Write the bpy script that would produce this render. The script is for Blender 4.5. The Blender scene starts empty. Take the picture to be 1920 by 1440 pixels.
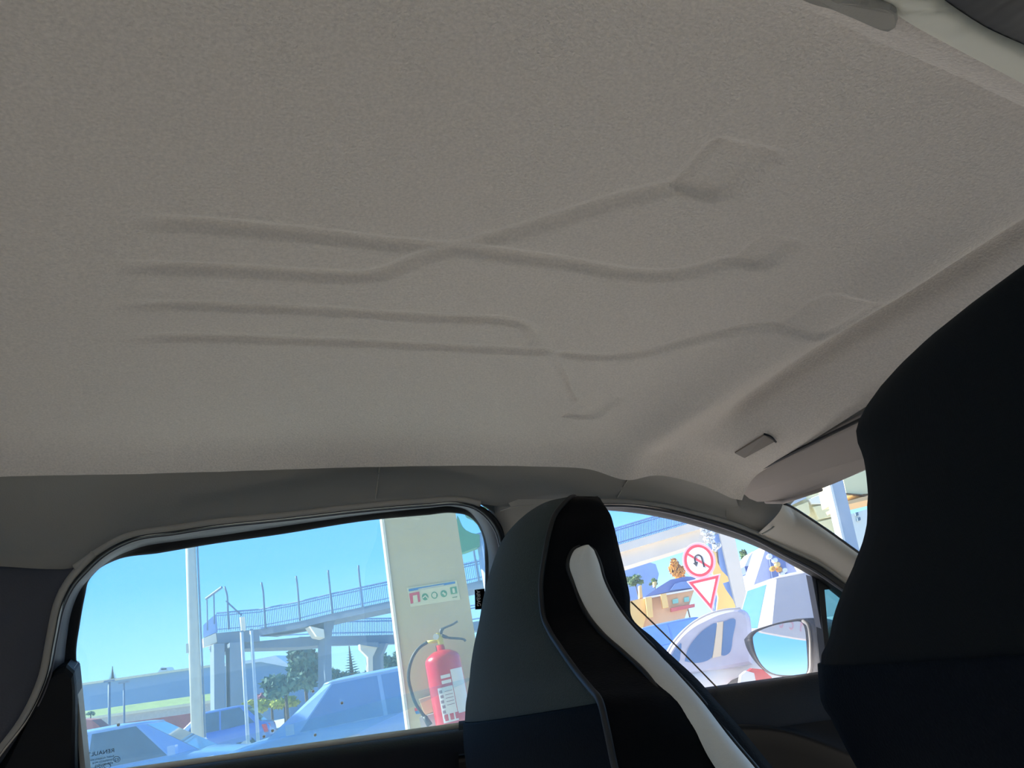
import bpy, bmesh, math, random
import numpy as np
from mathutils import Vector, Matrix, Quaternion
random.seed(7); np.random.seed(7)
C = bpy.context.scene.collection
SC = bpy.context.scene
# ------------------------------------------------------------------ camera
# world: X = car forward, Y = car left, Z up, ground z = 0, eye 1.12 m high
FPX = 1442.0
E = np.array([0.0, 0.0, 1.12])
_up = np.array([-760.0, 3920.0, FPX]); _up /= np.linalg.norm(_up)      # zenith seen by the lens
_hf = np.array([0, 0, 1.0]) - _up*_up[2]; _hf /= np.linalg.norm(_hf)
_rt = np.cross(_up, _hf)
if _rt[0] < 0: _rt = -_rt
AZ = math.radians(20)
HF = np.array([math.sin(AZ), math.cos(AZ), 0]); RT = np.array([math.cos(AZ), -math.sin(AZ), 0]); UP = np.array([0, 0, 1.0])
RM = np.outer(HF, _hf) + np.outer(RT, _rt) + np.outer(UP, _up)
cd = bpy.data.cameras.new('camera'); cam = bpy.data.objects.new('camera', cd); C.objects.link(cam)
cd.sensor_width = 36; cd.lens = FPX/1920*36; cd.clip_start = .02; cd.clip_end = 1500
m4 = Matrix.Identity(4)
for i in range(3):
    m4[i][0] = RM[i, 0]; m4[i][1] = RM[i, 1]; m4[i][2] = -RM[i, 2]; m4[i][3] = E[i]
cam.matrix_world = m4; SC.camera = cam
# ------------------------------------------------------------------ light
SC.view_settings.view_transform = 'Standard'; SC.view_settings.look = 'None'
SC.view_settings.gamma = 1; SC.view_settings.use_curve_mapping = False
SC.view_settings.exposure = 1.14
w = bpy.data.worlds.new('sky'); SC.world = w; w.use_nodes = True
nt = w.node_tree; nt.nodes.clear()
tc = nt.nodes.new('ShaderNodeTexCoord'); sx = nt.nodes.new('ShaderNodeSeparateXYZ')
cr = nt.nodes.new('ShaderNodeValToRGB'); bg = nt.nodes.new('ShaderNodeBackground'); wo = nt.nodes.new('ShaderNodeOutputWorld')
nt.links.new(tc.outputs['Generated'], sx.inputs[0]); nt.links.new(sx.outputs['Z'], cr.inputs[0])
nt.links.new(cr.outputs[0], bg.inputs[0]); nt.links.new(bg.outputs[0], wo.inputs[0])
el = cr.color_ramp.elements
el[0].position = 0.0; el[0].color = (.44, .64, .80, 1)
el[1].position = 1.0; el[1].color = (.05, .17, .46, 1)
for p, c in ((.07, (.31, .58, .86, 1)), (.16, (.13, .42, .90, 1)), (.28, (.08, .33, .86, 1))):
    e_ = el.new(p); e_.color = c
bg.inputs[1].default_value = 1.0
sun_d = bpy.data.lights.new('sun', 'SUN'); sun_d.energy = 6.0; sun_d.angle = math.radians(.53); sun_d.color = (1, .95, .86)
sun = bpy.data.objects.new('sun', sun_d); C.objects.link(sun); sun.location = (-20, 15, 30)
TO_SUN = Vector((-.72, .42, .62)).normalized()
sun.rotation_euler = TO_SUN.to_track_quat('Z', 'Y').to_euler()

# ------------------------------------------------------------------ pixel rays -> real points
def ray(x, y):
    d = RM @ np.array([x-960.0, 720.0-y, FPX]); return d/(d @ HF)
def P(x, y, d): return E + ray(x, y)*d                       # on the vertical plane d metres ahead
def PN(x, y, n, c):                                          # on the plane n.p = c (relative to the eye)
    r = ray(x, y); n = np.array(n, float); return E + r*(c/(r @ n))
def PX(x, y, X): return PN(x, y, (1, 0, 0), X)
def PY(x, y, Y): return PN(x, y, (0, 1, 0), Y)
def PZ(x, y, z): return PN(x, y, (0, 0, 1), z-E[2])
def PW(x, y, off=0.0): return PN(x, y, (0, 1, .37), 1.278+off)   # leaning plane of the left door glass
NW = np.array([0, 1, .37])/math.hypot(1, .37)
def horizon(x): return 1231-.194*(x-1059)

# ------------------------------------------------------------------ materials
def lin(v): v /= 255.0; return v/12.92 if v <= .04045 else ((v+.055)/1.055)**2.4
def srgb(r, g, b): return (lin(r), lin(g), lin(b), 1)
def mat(name, col, rough=.6, metal=0.0, var=.06, scale=8.0, bump=0.0, bscale=200.0, spec=.5, sheen=0.0, coat=0.0):
    m = bpy.data.materials.new(name); m.use_nodes = True; t = m.node_tree; b = t.nodes['Principled BSDF']
    b.inputs['Roughness'].default_value = rough; b.inputs['Metallic'].default_value = metal
    b.inputs['Specular IOR Level'].default_value = spec; b.inputs['Sheen Weight'].default_value = sheen
    b.inputs['Coat Weight'].default_value = coat
    co = t.nodes.new('ShaderNodeTexCoord')
    n = t.nodes.new('ShaderNodeTexNoise'); n.inputs['Scale'].default_value = scale; n.inputs['Detail'].default_value = 4
    r = t.nodes.new('ShaderNodeValToRGB')
    c = np.array(col[:3])
    r.color_ramp.elements[0].position = .3; r.color_ramp.elements[1].position = .7
    r.color_ramp.elements[0].color = (*np.clip(c*(1-var), 0, 1), 1); r.color_ramp.elements[1].color = (*np.clip(c*(1+var), 0, 1), 1)
    t.links.new(co.outputs['Object'], n.inputs[0]); t.links.new(n.outputs[0], r.inputs[0]); t.links.new(r.outputs[0], b.inputs['Base Color'])
    if bump:
        n2 = t.nodes.new('ShaderNodeTexNoise'); n2.inputs['Scale'].default_value = bscale; n2.inputs['Detail'].default_value = 3
        bp = t.nodes.new('ShaderNodeBump'); bp.inputs['Strength'].default_value = bump; bp.inputs['Distance'].default_value = .002
        t.links.new(co.outputs['Object'], n2.inputs[0]); t.links.new(n2.outputs[0], bp.inputs['Height']); t.links.new(bp.outputs[0], b.inputs['Normal'])
    return m
def glass(name, tint, haze=.05, hazecol=(.55, .8, 1.0, 1), refl=.06):
    m = bpy.data.materials.new(name); m.use_nodes = True; t = m.node_tree; t.nodes.clear()
    o = t.nodes.new('ShaderNodeOutputMaterial'); tr = t.nodes.new('ShaderNodeBsdfTransparent'); tr.inputs[0].default_value = tint
    gl = t.nodes.new('ShaderNodeBsdfGlossy'); gl.inputs['Roughness'].default_value = .02
    df = t.nodes.new('ShaderNodeBsdfTranslucent'); df.inputs[0].default_value = hazecol
    ns = t.nodes.new('ShaderNodeTexNoise'); ns.inputs['Scale'].default_value = 6
    mp = t.nodes.new('ShaderNodeMapRange'); mp.inputs[3].default_value = haze*.7; mp.inputs[4].default_value = haze*1.3
    m1 = t.nodes.new('ShaderNodeMixShader'); m2 = t.nodes.new('ShaderNodeMixShader'); m2.inputs[0].default_value = refl
    t.links.new(ns.outputs[0], mp.inputs[0]); t.links.new(mp.outputs[0], m1.inputs[0])
    t.links.new(tr.outputs[0], m1.inputs[1]); t.links.new(df.outputs[0], m1.inputs[2])
    t.links.new(m1.outputs[0], m2.inputs[1]); t.links.new(gl.outputs[0], m2.inputs[2]); t.links.new(m2.outputs[0], o.inputs[0])
    return m
M = {}
M['headliner'] = mat('headliner_fabric', srgb(230, 219, 209), .95, bump=.75, bscale=380, var=.09, scale=420, sheen=.15, spec=.1)
M['rail_trim'] = mat('shaded_rail_plastic', srgb(150, 147, 142), .8, bump=.15, bscale=500, var=.03, spec=.15)  # same plastic as the pillars, darkened for the shade on the rail
M['trim'] = mat('grey_trim_plastic', srgb(178, 172, 163), .75, bump=.15, bscale=500, var=.03, spec=.25)
M['trim_dark'] = mat('dark_lower_trim', srgb(84, 84, 92), .7, bump=.2, bscale=400, var=.05, spec=.3)
M['rail'] = mat('lit_roof_rail', srgb(232, 228, 212), .55, var=.03, spec=.5)  # made pale to stand for daylight falling on the strip
M['seal'] = mat('black_rubber', srgb(22, 22, 26), .5, var=.1, spec=.4)
M['frame'] = mat('grey_door_frame', srgb(84, 84, 92), .45, var=.04, spec=.5)
M['black'] = mat('black_plastic', srgb(18, 19, 23), .5, var=.1, bump=.15, bscale=300, spec=.25)
M['door'] = mat('charcoal_door_skin', srgb(32, 32, 37), .6, var=.08, bump=.2, bscale=350, spec=.2)
M['sill'] = mat('grey_glass_seal', srgb(185, 178, 170), .5, var=.05)
M['seat_grey'] = mat('dark_grey_seat_cloth', srgb(52, 60, 58), .95, bump=.5, bscale=700, var=.12, scale=500, sheen=.08, spec=.06)
M['seat_low'] = mat('navy_black_seat_panel', srgb(13, 17, 23), .85, bump=.3, bscale=500, var=.12, scale=300, spec=.06)
M['seat_black'] = mat('black_seat_leather', srgb(9, 9, 11), .7, bump=.25, bscale=300, var=.15, scale=150, spec=.08)
M['seat_white'] = mat('pale_grey_seat_inlay', srgb(214, 213, 206), .5, bump=.12, bscale=400, var=.02, spec=.4)
M['piping'] = mat('black_piping', srgb(16, 16, 18), .6, var=.1)
M['cloth_black'] = mat('black_ribbed_cloth', srgb(17, 20, 23), .95, var=.1, scale=400, sheen=.04, spec=.05)
M['visor'] = mat('visor_vinyl', srgb(186, 174, 166), .7, bump=.15, bscale=500, var=.03, spec=.25)
M['label_grey'] = mat('grey_clip', srgb(128, 116, 106), .5, var=.05)
M['white'] = mat('white_paint', srgb(236, 236, 232), .5, var=.02)
M['glass_r'] = glass('rear_door_glass', (.86, .95, .97, 1), .13, (.66, .88, .92, 1))
M['glass_f'] = glass('front_door_glass', (.97, .97, 1.0, 1), .05, (1, .95, .95, 1), .03)
M['glass_w'] = glass('windscreen_glass', (.98, .99, .95, 1), .04, (1, 1, .95, 1), .03)
M['glass_q'] = glass('tinted_quarter_glass', (.55, .85, .80, 1), .12)
# ribbed weave for the near seat
def weave(m, scale=900):
    t = m.node_tree; b = t.nodes['Principled BSDF']; co = t.nodes.new('ShaderNodeTexCoord')
    wv = t.nodes.new('ShaderNodeTexWave'); wv.bands_direction = 'DIAGONAL'; wv.inputs['Scale'].default_value = scale; wv.inputs['Distortion'].default_value = 1.5
    bp = t.nodes.new('ShaderNodeBump'); bp.inputs['Strength'].default_value = .3; bp.inputs['Distance'].default_value = .002
    t.links.new(co.outputs['Object'], wv.inputs[0]); t.links.new(wv.outputs[0], bp.inputs['Height']); t.links.new(bp.outputs[0], b.inputs['Normal'])
weave(M['cloth_black'])

# ------------------------------------------------------------------ mesh helpers
def obj(name, verts, faces, m, parent=None, smooth=False, kind=None, label=None):
    me = bpy.data.meshes.new(name); me.from_pydata([tuple(map(float, v)) for v in verts], [], [tuple(f) for f in faces])
    bm = bmesh.new(); bm.from_mesh(me); bmesh.ops.recalc_face_normals(bm, faces=bm.faces[:]); bm.to_mesh(me); bm.free()
    if smooth: me.shade_smooth()
    if m is not None: me.materials.append(M[m] if isinstance(m, str) else m)
    o = bpy.data.objects.new(name, me); C.objects.link(o)
    if parent is not None:
        o.parent = parent; o.matrix_parent_inverse = parent.matrix_world.inverted() if False else Matrix.Translation(-Vector(parent.location)) if parent.type == 'EMPTY' and parent.parent is None else Matrix.Identity(4)
        if parent.type != 'EMPTY': o.matrix_parent_inverse = Matrix.Identity(4)
    if kind: o['kind'] = kind
    if label: o['label'] = label
    return o
def thing(name, label, cat, loc=(0, 0, 0), group=None):
    o = bpy.data.objects.new(name, None); C.objects.link(o); o.location = tuple(map(float, loc)); o.empty_display_size = .1
    tag(o, label, cat, group); return o
def tag(o, label, cat, group=None):
    o['label'] = label; o['category'] = cat
    if group: o['group'] = group
    return o
def struct(o, label=None):
    o['kind'] = 'structure'
    if label: o['label'] = label
    return o
def resample(pts, n, smooth=True):
    p = np.array(pts, float)
    if smooth and len(p) > 2:
        q = [p[0]]
        for i in range(len(p)-1):
            p0 = p[max(i-1, 0)]; p1 = p[i]; p2 = p[i+1]; p3 = p[min(i+2, len(p)-1)]
            d01 = max(np.linalg.norm(p1-p0), 1e-6)**.5; d12 = max(np.linalg.norm(p2-p1), 1e-6)**.5; d23 = max(np.linalg.norm(p3-p2), 1e-6)**.5
            m1 = (p2-p1) if i == 0 else (p2-p1)+d12*((p1-p0)/d01-(p2-p0)/(d01+d12))
            m2 = (p2-p1) if i == len(p)-2 else (p2-p1)+d12*((p3-p2)/d23-(p3-p1)/(d12+d23))
            if i == 0: m1 = p2-p1
            for t in np.linspace(0, 1, 13)[1:]:
                h = (2*t**3-3*t**2+1)*p1+(t**3-2*t**2+t)*m1+(-2*t**3+3*t**2)*p2+(t**3-t**2)*m2
                q.append(h)
        p = np.array(q)
    s = np.concatenate([[0], np.cumsum(np.linalg.norm(np.diff(p, axis=0), axis=1))])
    u = np.linspace(0, s[-1], n)
    return np.stack([np.interp(u, s, p[:, k]) for k in range(p.shape[1])], 1)
def loft(rows, close_u=False, cap0=False, cap1=False):
    n = len(rows[0]); v = [p for r in rows for p in r]; f = []
    for i in range(len(rows)-1):
        for j in range(n if close_u else n-1):
            k = (j+1) % n
            f.append((i*n+j, i*n+k, (i+1)*n+k, (i+1)*n+j))
    if cap0: f.append(tuple(range(n-1, -1, -1)))
    if cap1: f.append(tuple((len(rows)-1)*n+j for j in range(n)))
    return v, f
def solid_loft(rows, off):
    """sheet with real thickness: off(p) gives the back point"""
    v, f = loft(rows); n = len(v); v2 = v + [off(p) for p in v]
    nn = len(rows[0]); nr = len(rows)
    f2 = f + [tuple(n+i for i in reversed(q)) for q in f]
    rim = [j for j in range(nn)] + [i*nn+nn-1 for i in range(1, nr)] + [(nr-1)*nn+j for j in range(nn-2, -1, -1)] + [i*nn for i in range(nr-2, 0, -1)]
    for a, b in zip(rim, rim[1:]+rim[:1]): f2.append((a, b, n+b, n+a))
    return v2, f2
def tube(pts, r, n=8, cap=True):
    p = [np.array(q, float) for q in pts]; rr = r if hasattr(r, '__len__') else [r]*len(p)
    t0 = p[1]-p[0]; a = np.cross(t0, [0, 0, 1.0])
    if np.linalg.norm(a) < 1e-6*np.linalg.norm(t0)+1e-9: a = np.cross(t0, [1.0, 0, 0])
    a /= np.linalg.norm(a); rows = []
    for i in range(len(p)):
        t = p[min(i+1, len(p)-1)]-p[max(i-1, 0)]; t /= max(np.linalg.norm(t), 1e-9)
        a = a-t*(a @ t); a /= max(np.linalg.norm(a), 1e-9); b = np.cross(t, a)
        rows.append([p[i]+rr[i]*(math.cos(k)*a+math.sin(k)*b) for k in np.linspace(0, 2*math.pi, n, endpoint=False)])
    return loft(rows, True, cap, cap)
def beam(p, q, wd, h, up=(0, 0, 1)):
    """box along pq; p,q on its top centre line; wd across, h down"""
    p = np.array(p, float); q = np.array(q, float); t = q-p; t /= np.linalg.norm(t)
    s = np.cross(t, up); s /= np.linalg.norm(s); u = np.cross(s, t)
    c = [(-.5, 0), (.5, 0), (.5, -1), (-.5, -1)]
    v = [e+s*wd*a+u*h*b for e in (p, q) for a, b in c]
    return v, [(0, 1, 2, 3), (7, 6, 5, 4)] + [(i, (i+1) % 4+0, (i+1) % 4+4, i+4) for i in range(4)]
def box(c, sx_, sy_, sz_, ax=None):
    """box centred at c, axes default along view (RT, HF, UP)"""
    a, b, d = ax or (RT, HF, UP); c = np.array(c, float)
    v = [c+a*i*sx_/2+b*j*sy_/2+d*k*sz_/2 for i in (-1, 1) for j in (-1, 1) for k in (-1, 1)]
    return v, [(0, 1, 3, 2), (4, 6, 7, 5), (0, 4, 5, 1), (2, 3, 7, 6), (0, 2, 6, 4), (1, 5, 7, 3)]
def join(*vf):
    v = []; f = []
    for a, b in vf:
        k = len(v); v += list(a); f += [tuple(k+i for i in q) for q in b]
    return v, f
def prism(front, vec, bevel=0.0):
    """closed outline (3-D points, roughly planar) given real depth along vec; bevel rounds the front rim inward"""
    F = [np.array(p, float) for p in front]; vec = np.array(vec, float); n = len(F); c = sum(F)/n
    rows = []
    if bevel:
        d = np.linalg.norm(vec)
        rows.append([p+(c-p)/max(np.linalg.norm(c-p), 1e-9)*bevel for p in F])
        rows.append([p+(c-p)/max(np.linalg.norm(c-p), 1e-9)*bevel*.3+vec/d*bevel*.4 for p in F])
        rows.append([p+vec/d*bevel for p in F])
    else: rows.append(F)
    rows.append([p+vec for p in F])
    return loft(rows, True, True, True)
def gz(p): p = np.array(p, float); p[2] = max(p[2], 0.0); return p                   # nothing reaches below the ground
def pprism(px, d, thick, bevel=0.0): return prism([gz(P(x, y, d)) for x, y in px], HF*thick, bevel)
def cyl(c, axis, r, h, n=16, r2=None):
    axis = np.array(axis, float)/np.linalg.norm(axis); c = np.array(c, float)
    return tube([c-axis*h/2, c+axis*h/2], [r, r if r2 is None else r2], n)
def spline3(pts, n): return resample(pts, n)
def text_mesh(name, body, size, origin, xdir, ydir, m, parent=None, extrude=.0006, align='LEFT', squeeze=1.0):
    cu = bpy.data.curves.new(name, 'FONT'); cu.body = body; cu.size = size; cu.extrude = extrude; cu.align_x = align; cu.resolution_u = 3
    tmp = bpy.data.objects.new(name, cu); C.objects.link(tmp)
    dg = bpy.context.evaluated_depsgraph_get(); me = bpy.data.meshes.new_from_object(tmp.evaluated_get(dg))
    bpy.data.objects.remove(tmp)
    x = np.array(xdir, float)/np.linalg.norm(xdir); y = np.array(ydir, float); y = y-x*(x @ y); y /= np.linalg.norm(y); z = np.cross(x, y)
    o0 = np.array(origin, float)
    v = [o0+x*q.co.x*squeeze+y*q.co.y+z*q.co.z for q in me.vertices]; f = [tuple(p.vertices) for p in me.polygons]
    bpy.data.meshes.remove(me)
    return obj(name, v, f, m, parent)

# ================================================================== SETTING: the car shell
def base(X, Y):                                              # headliner height above the eye
    f = np.maximum(0, X-.1)
    return .36-.03*((Y-.6)/.5)**2-.262*f**1.6
def hit(x, y):
    r = ray(x, y); lo, hi = .05, 4.0
    ts = np.linspace(.1, 3.5, 3000); s = r[2]*ts-base(r[0]*ts, r[1]*ts); i = int(np.argmax(s > 0)); t = ts[i]
    return r*t
def hitXY(px, n): return np.array([hit(x, y)[:2] for x, y in resample(px, n)])
GROOVES = [  # centre lines in the photograph, width in metres, fade at the start (m)
    ([(180, 408), (260, 414), (400, 423), (560, 438), (740, 458), (860, 467), (950, 478), (1060, 493), (1170, 512), (1240, 516), (1300, 508), (1365, 492)], .0122, .07),
    ([(150, 492), (240, 500), (400, 505), (560, 514), (650, 519), (700, 516), (750, 500), (800, 480), (862, 463), (930, 446), (1040, 413), (1150, 379), (1245, 354)], .0122, .07),
    ([(180, 570), (260, 571), (400, 574), (600, 583), (800, 595), (950, 602), (985, 610), (1002, 627), (1000, 642), (985, 650)], .0104, .07),
    ([(190, 636), (270, 633), (420, 634), (600, 640), (800, 649), (940, 656), (1020, 659)], .0104, .07),
    ([(1035, 660), (1090, 668), (1150, 669), (1200, 663), (1300, 637), (1400, 613), (1445, 604)], .0098, .02),
    ([(1045, 664), (1060, 700), (1080, 748)], .006, .03),
]
POLYS = [
    [(1245, 354), (1262, 338), (1300, 295), (1328, 267), (1355, 259), (1400, 268), (1472, 290), (1440, 315), (1390, 358), (1365, 372), (1335, 376), (1290, 366)],
    [(1362, 493), (1380, 480), (1410, 455), (1435, 443), (1460, 444), (1508, 456), (1480, 476), (1448, 498), (1425, 506), (1395, 502)],
    [(1440, 606), (1470, 592), (1510, 563), (1545, 546), (1575, 541), (1650, 551), (1610, 580), (1570, 603), (1530, 616), (1490, 612)],
    [(1055, 782), (1075, 764), (1098, 747), (1165, 747), (1142, 767), (1120, 784)],
]
def seg_dist(Q, pl, w0, fade):
    """signed inside value (w0 - distance) scaled to fade out at the start of the line"""
    best = np.full(len(Q), 1e9); arc = np.zeros(len(Q)); s = 0.0
    for a, b in zip(pl[:-1], pl[1:]):
        ab = b-a; L2 = ab @ ab; L = math.sqrt(L2)
        t = np.clip(((Q-a) @ ab)/max(L2, 1e-12), 0, 1); d = np.linalg.norm(Q-(a+t[:, None]*ab), axis=1)
        k = d < best; best[k] = d[k]; arc[k] = (s+t*L)[k]; s += L
    return best, np.clip(arc/max(fade, 1e-6), 0, 1)
def poly_sdf(Q, pl):
    n = len(pl); best = np.full(len(Q), 1e9); inside = np.zeros(len(Q), bool)
    for i in range(n):
        a = pl[i]; b = pl[(i+1) % n]; ab = b-a
        t = np.clip(((Q-a) @ ab)/max(ab @ ab, 1e-12), 0, 1); best = np.minimum(best, np.linalg.norm(Q-(a+t[:, None]*ab), axis=1))
        c = ((a[1] > Q[:, 1]) != (b[1] > Q[:, 1])) & (Q[:, 0] < (b[0]-a[0])*(Q[:, 1]-a[1])/(b[1]-a[1]+1e-12)+a[0]); inside ^= c
    return np.where(inside, best, -best)
def sstep(x): x = np.clip(x, 0, 1); return x*x*(3-2*x)
FOLD_PX = [(-260, 866), (-150, 858), (0, 853), (300, 850), (700, 842), (950, 841), (1150, 849), (1250, 861), (1330, 884), (1372, 903)]
fold3 = np.array([hit(x, y) for x, y in resample(FOLD_PX, 60)])
HINGE_X = .74
def ceiling_z(X, Y):
    z = base(X, Y)
    # moulded steps of the header: soft ridge, recess, visor pad
    a = X-(.575-.10*(Y-.6)); z -= .015*np.exp(-(a/.035)**2)*sstep((Y-.35)/.2)
    z += .026*np.exp(-((X-(.648-.03*(Y-.6)))/.032)**2)*sstep((.98-Y)/.15)
    z -= .008*np.exp(-(((X-.72)/.03)**2+((Y-.86)/.16)**2))
    return z
def build_ceiling():
    nx, ny = 620, 430
    X = np.linspace(-.95, HINGE_X, nx)
    yf = np.interp(X, fold3[:, 0], fold3[:, 1])+.012
    yf = np.where(X > fold3[-1, 0], fold3[-1, 1]+.012, yf)
    T = np.linspace(0, 1, ny)
    XX = np.repeat(X[:, None], ny, 1); YY = .262+(yf[:, None]-.262)*T[None, :]
    Q = np.stack([XX.ravel(), YY.ravel()], 1); Z = ceiling_z(Q[:, 0], Q[:, 1])
    yfl = np.repeat(yf[:, None], ny, 1).ravel()
    e = np.clip((Q[:, 1]-(yfl-.07))/.07, 0, 1); Z = Z-.022*e**2.2                 # rolls over into the side rail
    e2 = np.clip((.30-Q[:, 1])/.038, 0, 1); Z = Z-.003*e2**2
    disp = np.zeros(len(Q))
    for px, w0, fade in GROOVES:
        pl = hitXY(px, 46); lo = pl.min(0)-.02; hi = pl.max(0)+.02
        k = np.where((Q > lo).all(1) & (Q < hi).all(1))[0]
        d, fd = seg_dist(Q[k], pl, w0, fade)
        disp[k] = np.maximum(disp[k], .0046*sstep(1.2-d/w0)*sstep(fd)*(w0/.0122)**.9)
    for i, px in enumerate(POLYS):
        pl = hitXY(px+px[:1], 60)[:-1]; lo = pl.min(0)-.02; hi = pl.max(0)+.02
        k = np.where((Q > lo).all(1) & (Q < hi).all(1))[0]
        d = poly_sdf(Q[k], pl)
        disp[k] = np.maximum(disp[k], (.0060, .0055, .0053, .0040)[i]*sstep((d+.004)/(.0120, .0115, .011, .009)[i]))
    Z = Z+disp+E[2]
    V = np.stack([Q[:, 0], Q[:, 1], Z], 1)
    idx = np.arange(nx*ny).reshape(nx, ny)
    Fc = np.stack([idx[:-1, :-1], idx[:-1, 1:], idx[1:, 1:], idx[1:, :-1]], -1).reshape(-1, 4)
    me = bpy.data.meshes.new('ceiling'); me.from_pydata(V.tolist(), [], Fc.tolist()); me.shade_smooth(); me.materials.append(M['headliner'])
    o = bpy.data.objects.new('ceiling', me); C.objects.link(o); struct(o, 'warm grey fabric headliner with embossed branching grooves and diamond shapes')
    return o
build_ceiling()
# outer roof skin above the headliner (keeps daylight out)
rows = []
for X in np.linspace(-1.0, .80, 14):
    rows.append([(X, Y, E[2]+.035+float(base(np.array(X), np.array(min(max(Y, .2), 1.1))))-.25*max(0, abs(Y-.68)-.42)) for Y in np.linspace(.20, 1.22, 12)])
v, f = solid_loft(rows, lambda p: np.array(p)+[0, 0, .012])
struct(obj('trim_1', v, f, 'white', smooth=True), 'outer roof skin over the headliner')

# ---- left roof rail (between headliner fold and door openings)
T_PX = [(-260, 1056), (-150, 1058), (0, 1062), (90, 1067), (140, 1064), (190, 1030), (240, 1005), (330, 990), (400, 980), (520, 968), (700, 948), (800, 940), (860, 937),
        (900, 944), (950, 950), (1000, 944), (1070, 938), (1121, 940), (1176, 941), (1245, 949), (1314, 965), (1370, 981), (1425, 1002)]
NR = 150
fpx = resample(FOLD_PX, NR); tpx = resample(T_PX, NR)
rows = []
for k in range(9):
    t = k/8; row = []
    for a, b in zip(fpx, tpx):
        p = E+hit(*a); q = PW(b[0], b[1], -.055)
        p = p+np.array([0, -.012, -.002])*(1-t)
        pt = p*(1-t)+q*t
        row.append(pt+np.array([0, .028, .012])*math.sin(math.pi*t)*.8)
    rows.append(row)
tail = [PW(b[0], b[1], -.05) for b in resample([(x, y-9) for x, y in T_PX], NR)]
rows[-1] = [(r*1.0) for r in rows[-1]]
rows.append([p+NW*.045 for p in rows[-1]])
v, f = loft(rows)
rail = struct(obj('trim_2', v, f, 'rail_trim', smooth=True), 'grey roof side rail above the left door windows, darkened for its shade')
def bead(name, px, off, r, m, parent, n=120, seg=8, kind=None):
    v, f = tube([PW(x, y, off) for x, y in resample(px, n)], r, seg); return obj(name, v, f, m, parent, smooth=True)
bead('edge_bead', [p for p in T_PX if 140 <= p[0] <= 930], -.052, .0055, 'trim', rail)
bead('edge_bead', [p for p in T_PX if p[0] >= 1121], -.052, .0055, 'trim', rail)
# moulded seams on the rail
def seam(px, fn, r, m, parent, n=20, name='seam'):
    v, f = tube([fn(x, y) for x, y in resample(px, n)], r, 6); return obj(name, v, f, m, parent, smooth=True)
def on_rail(x, y, lift=.0):                                   # nearest surface point of the rail along the ray
    best = None; r = ray(x, y)
    for row in rows[:9]:
        for p in row[::2]:
            d = p-E; t = (d @ r)/(r @ r); e = np.linalg.norm(d-r*t)
            if best is None or e < best[0]: best = (e, t)
    return E+r*(best[1]-lift)
for px in ([(1206, 866), (1180, 895), (1157, 933)], [(712, 872), (708, 905), (704, 940)]):
    seam(px, lambda x, y: on_rail(x, y, .0005), .0012, 'trim', rail)

ptop = resample([(1355, 892), (1400, 905), (1490, 938)], 20); pmid = resample([(1360, 930), (1400, 945), (1468, 962)], 20); pbot = resample([(1362, 978), (1400, 991), (1436, 1006)], 20)
v, f = loft([[PY(x, y, 1.10) for x, y in ptop], [PY(x, y, 1.125) for x, y in pmid], [PW(x, y, -.054) for x, y in pbot], [PW(x, y, -.01) for x, y in pbot]])
obj('rail_end', v, f, 'rail_trim', rail, smooth=True)
# ---- C pillar trim, behind the rear door
cp_open = [(178, 1036), (130, 1090), (110, 1130), (95, 1200), (80, 1270), (45, 1345), (0, 1405), (-60, 1480), (-140, 1600)]
a = resample(cp_open, 40); b = resample([(-270, 1026), (-290, 1200), (-320, 1400), (-340, 1700)], 40)
rows = []
for k in range(9):
    t = k/8
    rows.append([PW(p[0], p[1], -.055)*(1-t)+PY(q[0], q[1], 1.045)*t+np.array([0, .05, 0])*math.sin(math.pi*t) for p, q in zip(a, b)])
rows.insert(0, [p+NW*.05 for p in rows[0]])
v, f = loft(rows)
pil = struct(obj('trim_3', v, f, 'trim_dark', smooth=True), 'dark rear pillar trim left of the rear door window')
bead('edge_bead', cp_open, -.052, .006, 'trim', pil, 50)

obj('corner_infill', *prism([PW(x, y, -.03) for x, y in ((880, 934), (980, 938), (985, 975), (950, 990), (925, 960), (900, 944))], NW*.02), 'rail_trim', rail)
# ---- rear left door
d1 = bpy.data.objects.new('door_1', None); C.objects.link(d1); struct(d1, 'rear left door with black framed window'); d1.location = (.05, 1.28, .4)
T1 = [(-140, 1600), (-60, 1480), (0, 1405), (45, 1345), (80, 1270), (95, 1200), (110, 1130), (130, 1090), (155, 1060), (190, 1030), (240, 1005), (330, 990), (400, 980), (520, 968), (700, 948), (800, 940), (860, 937), (895, 945), (925, 965), (942, 990), (950, 1020), (955, 1100), (958, 1360)]
S1 = [(-110, 1600), (-40, 1480), (12, 1405), (58, 1345), (91, 1275), (106, 1200), (121, 1135), (140, 1098), (163, 1072), (196, 1042), (245, 1016), (332, 1001), (402, 990), (522, 977), (702, 957), (800, 949), (858, 946), (888, 953), (914, 973), (930, 998), (938, 1030), (942, 1100), (945, 1360)]
B1 = [(-10, 1600), (30, 1480), (78, 1405), (102, 1345), (117, 1275), (125, 1200), (136, 1140), (152, 1104), (172, 1080), (207, 1050), (257, 1028), (337, 1014), (405, 1005), (522, 988), (702, 963), (800, 953), (850, 950), (876, 957), (895, 976), (908, 1003), (914, 1030), (916, 1100), (918, 1360)]
G1 = [(192, 1600), (168, 1480), (160, 1405), (154, 1345), (147, 1275), (143, 1225), (150, 1170), (160, 1115), (166, 1090), (182, 1070), (216, 1051), (300, 1037), (400, 1020), (520, 1003), (700, 975), (800, 966), (850, 962), (878, 968), (896, 985), (906, 1010), (909, 1050), (909, 1130), (911, 1360)]
n = 140
def PWrow(px, off): return [PW(x, y, off) for x, y in px]
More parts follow.
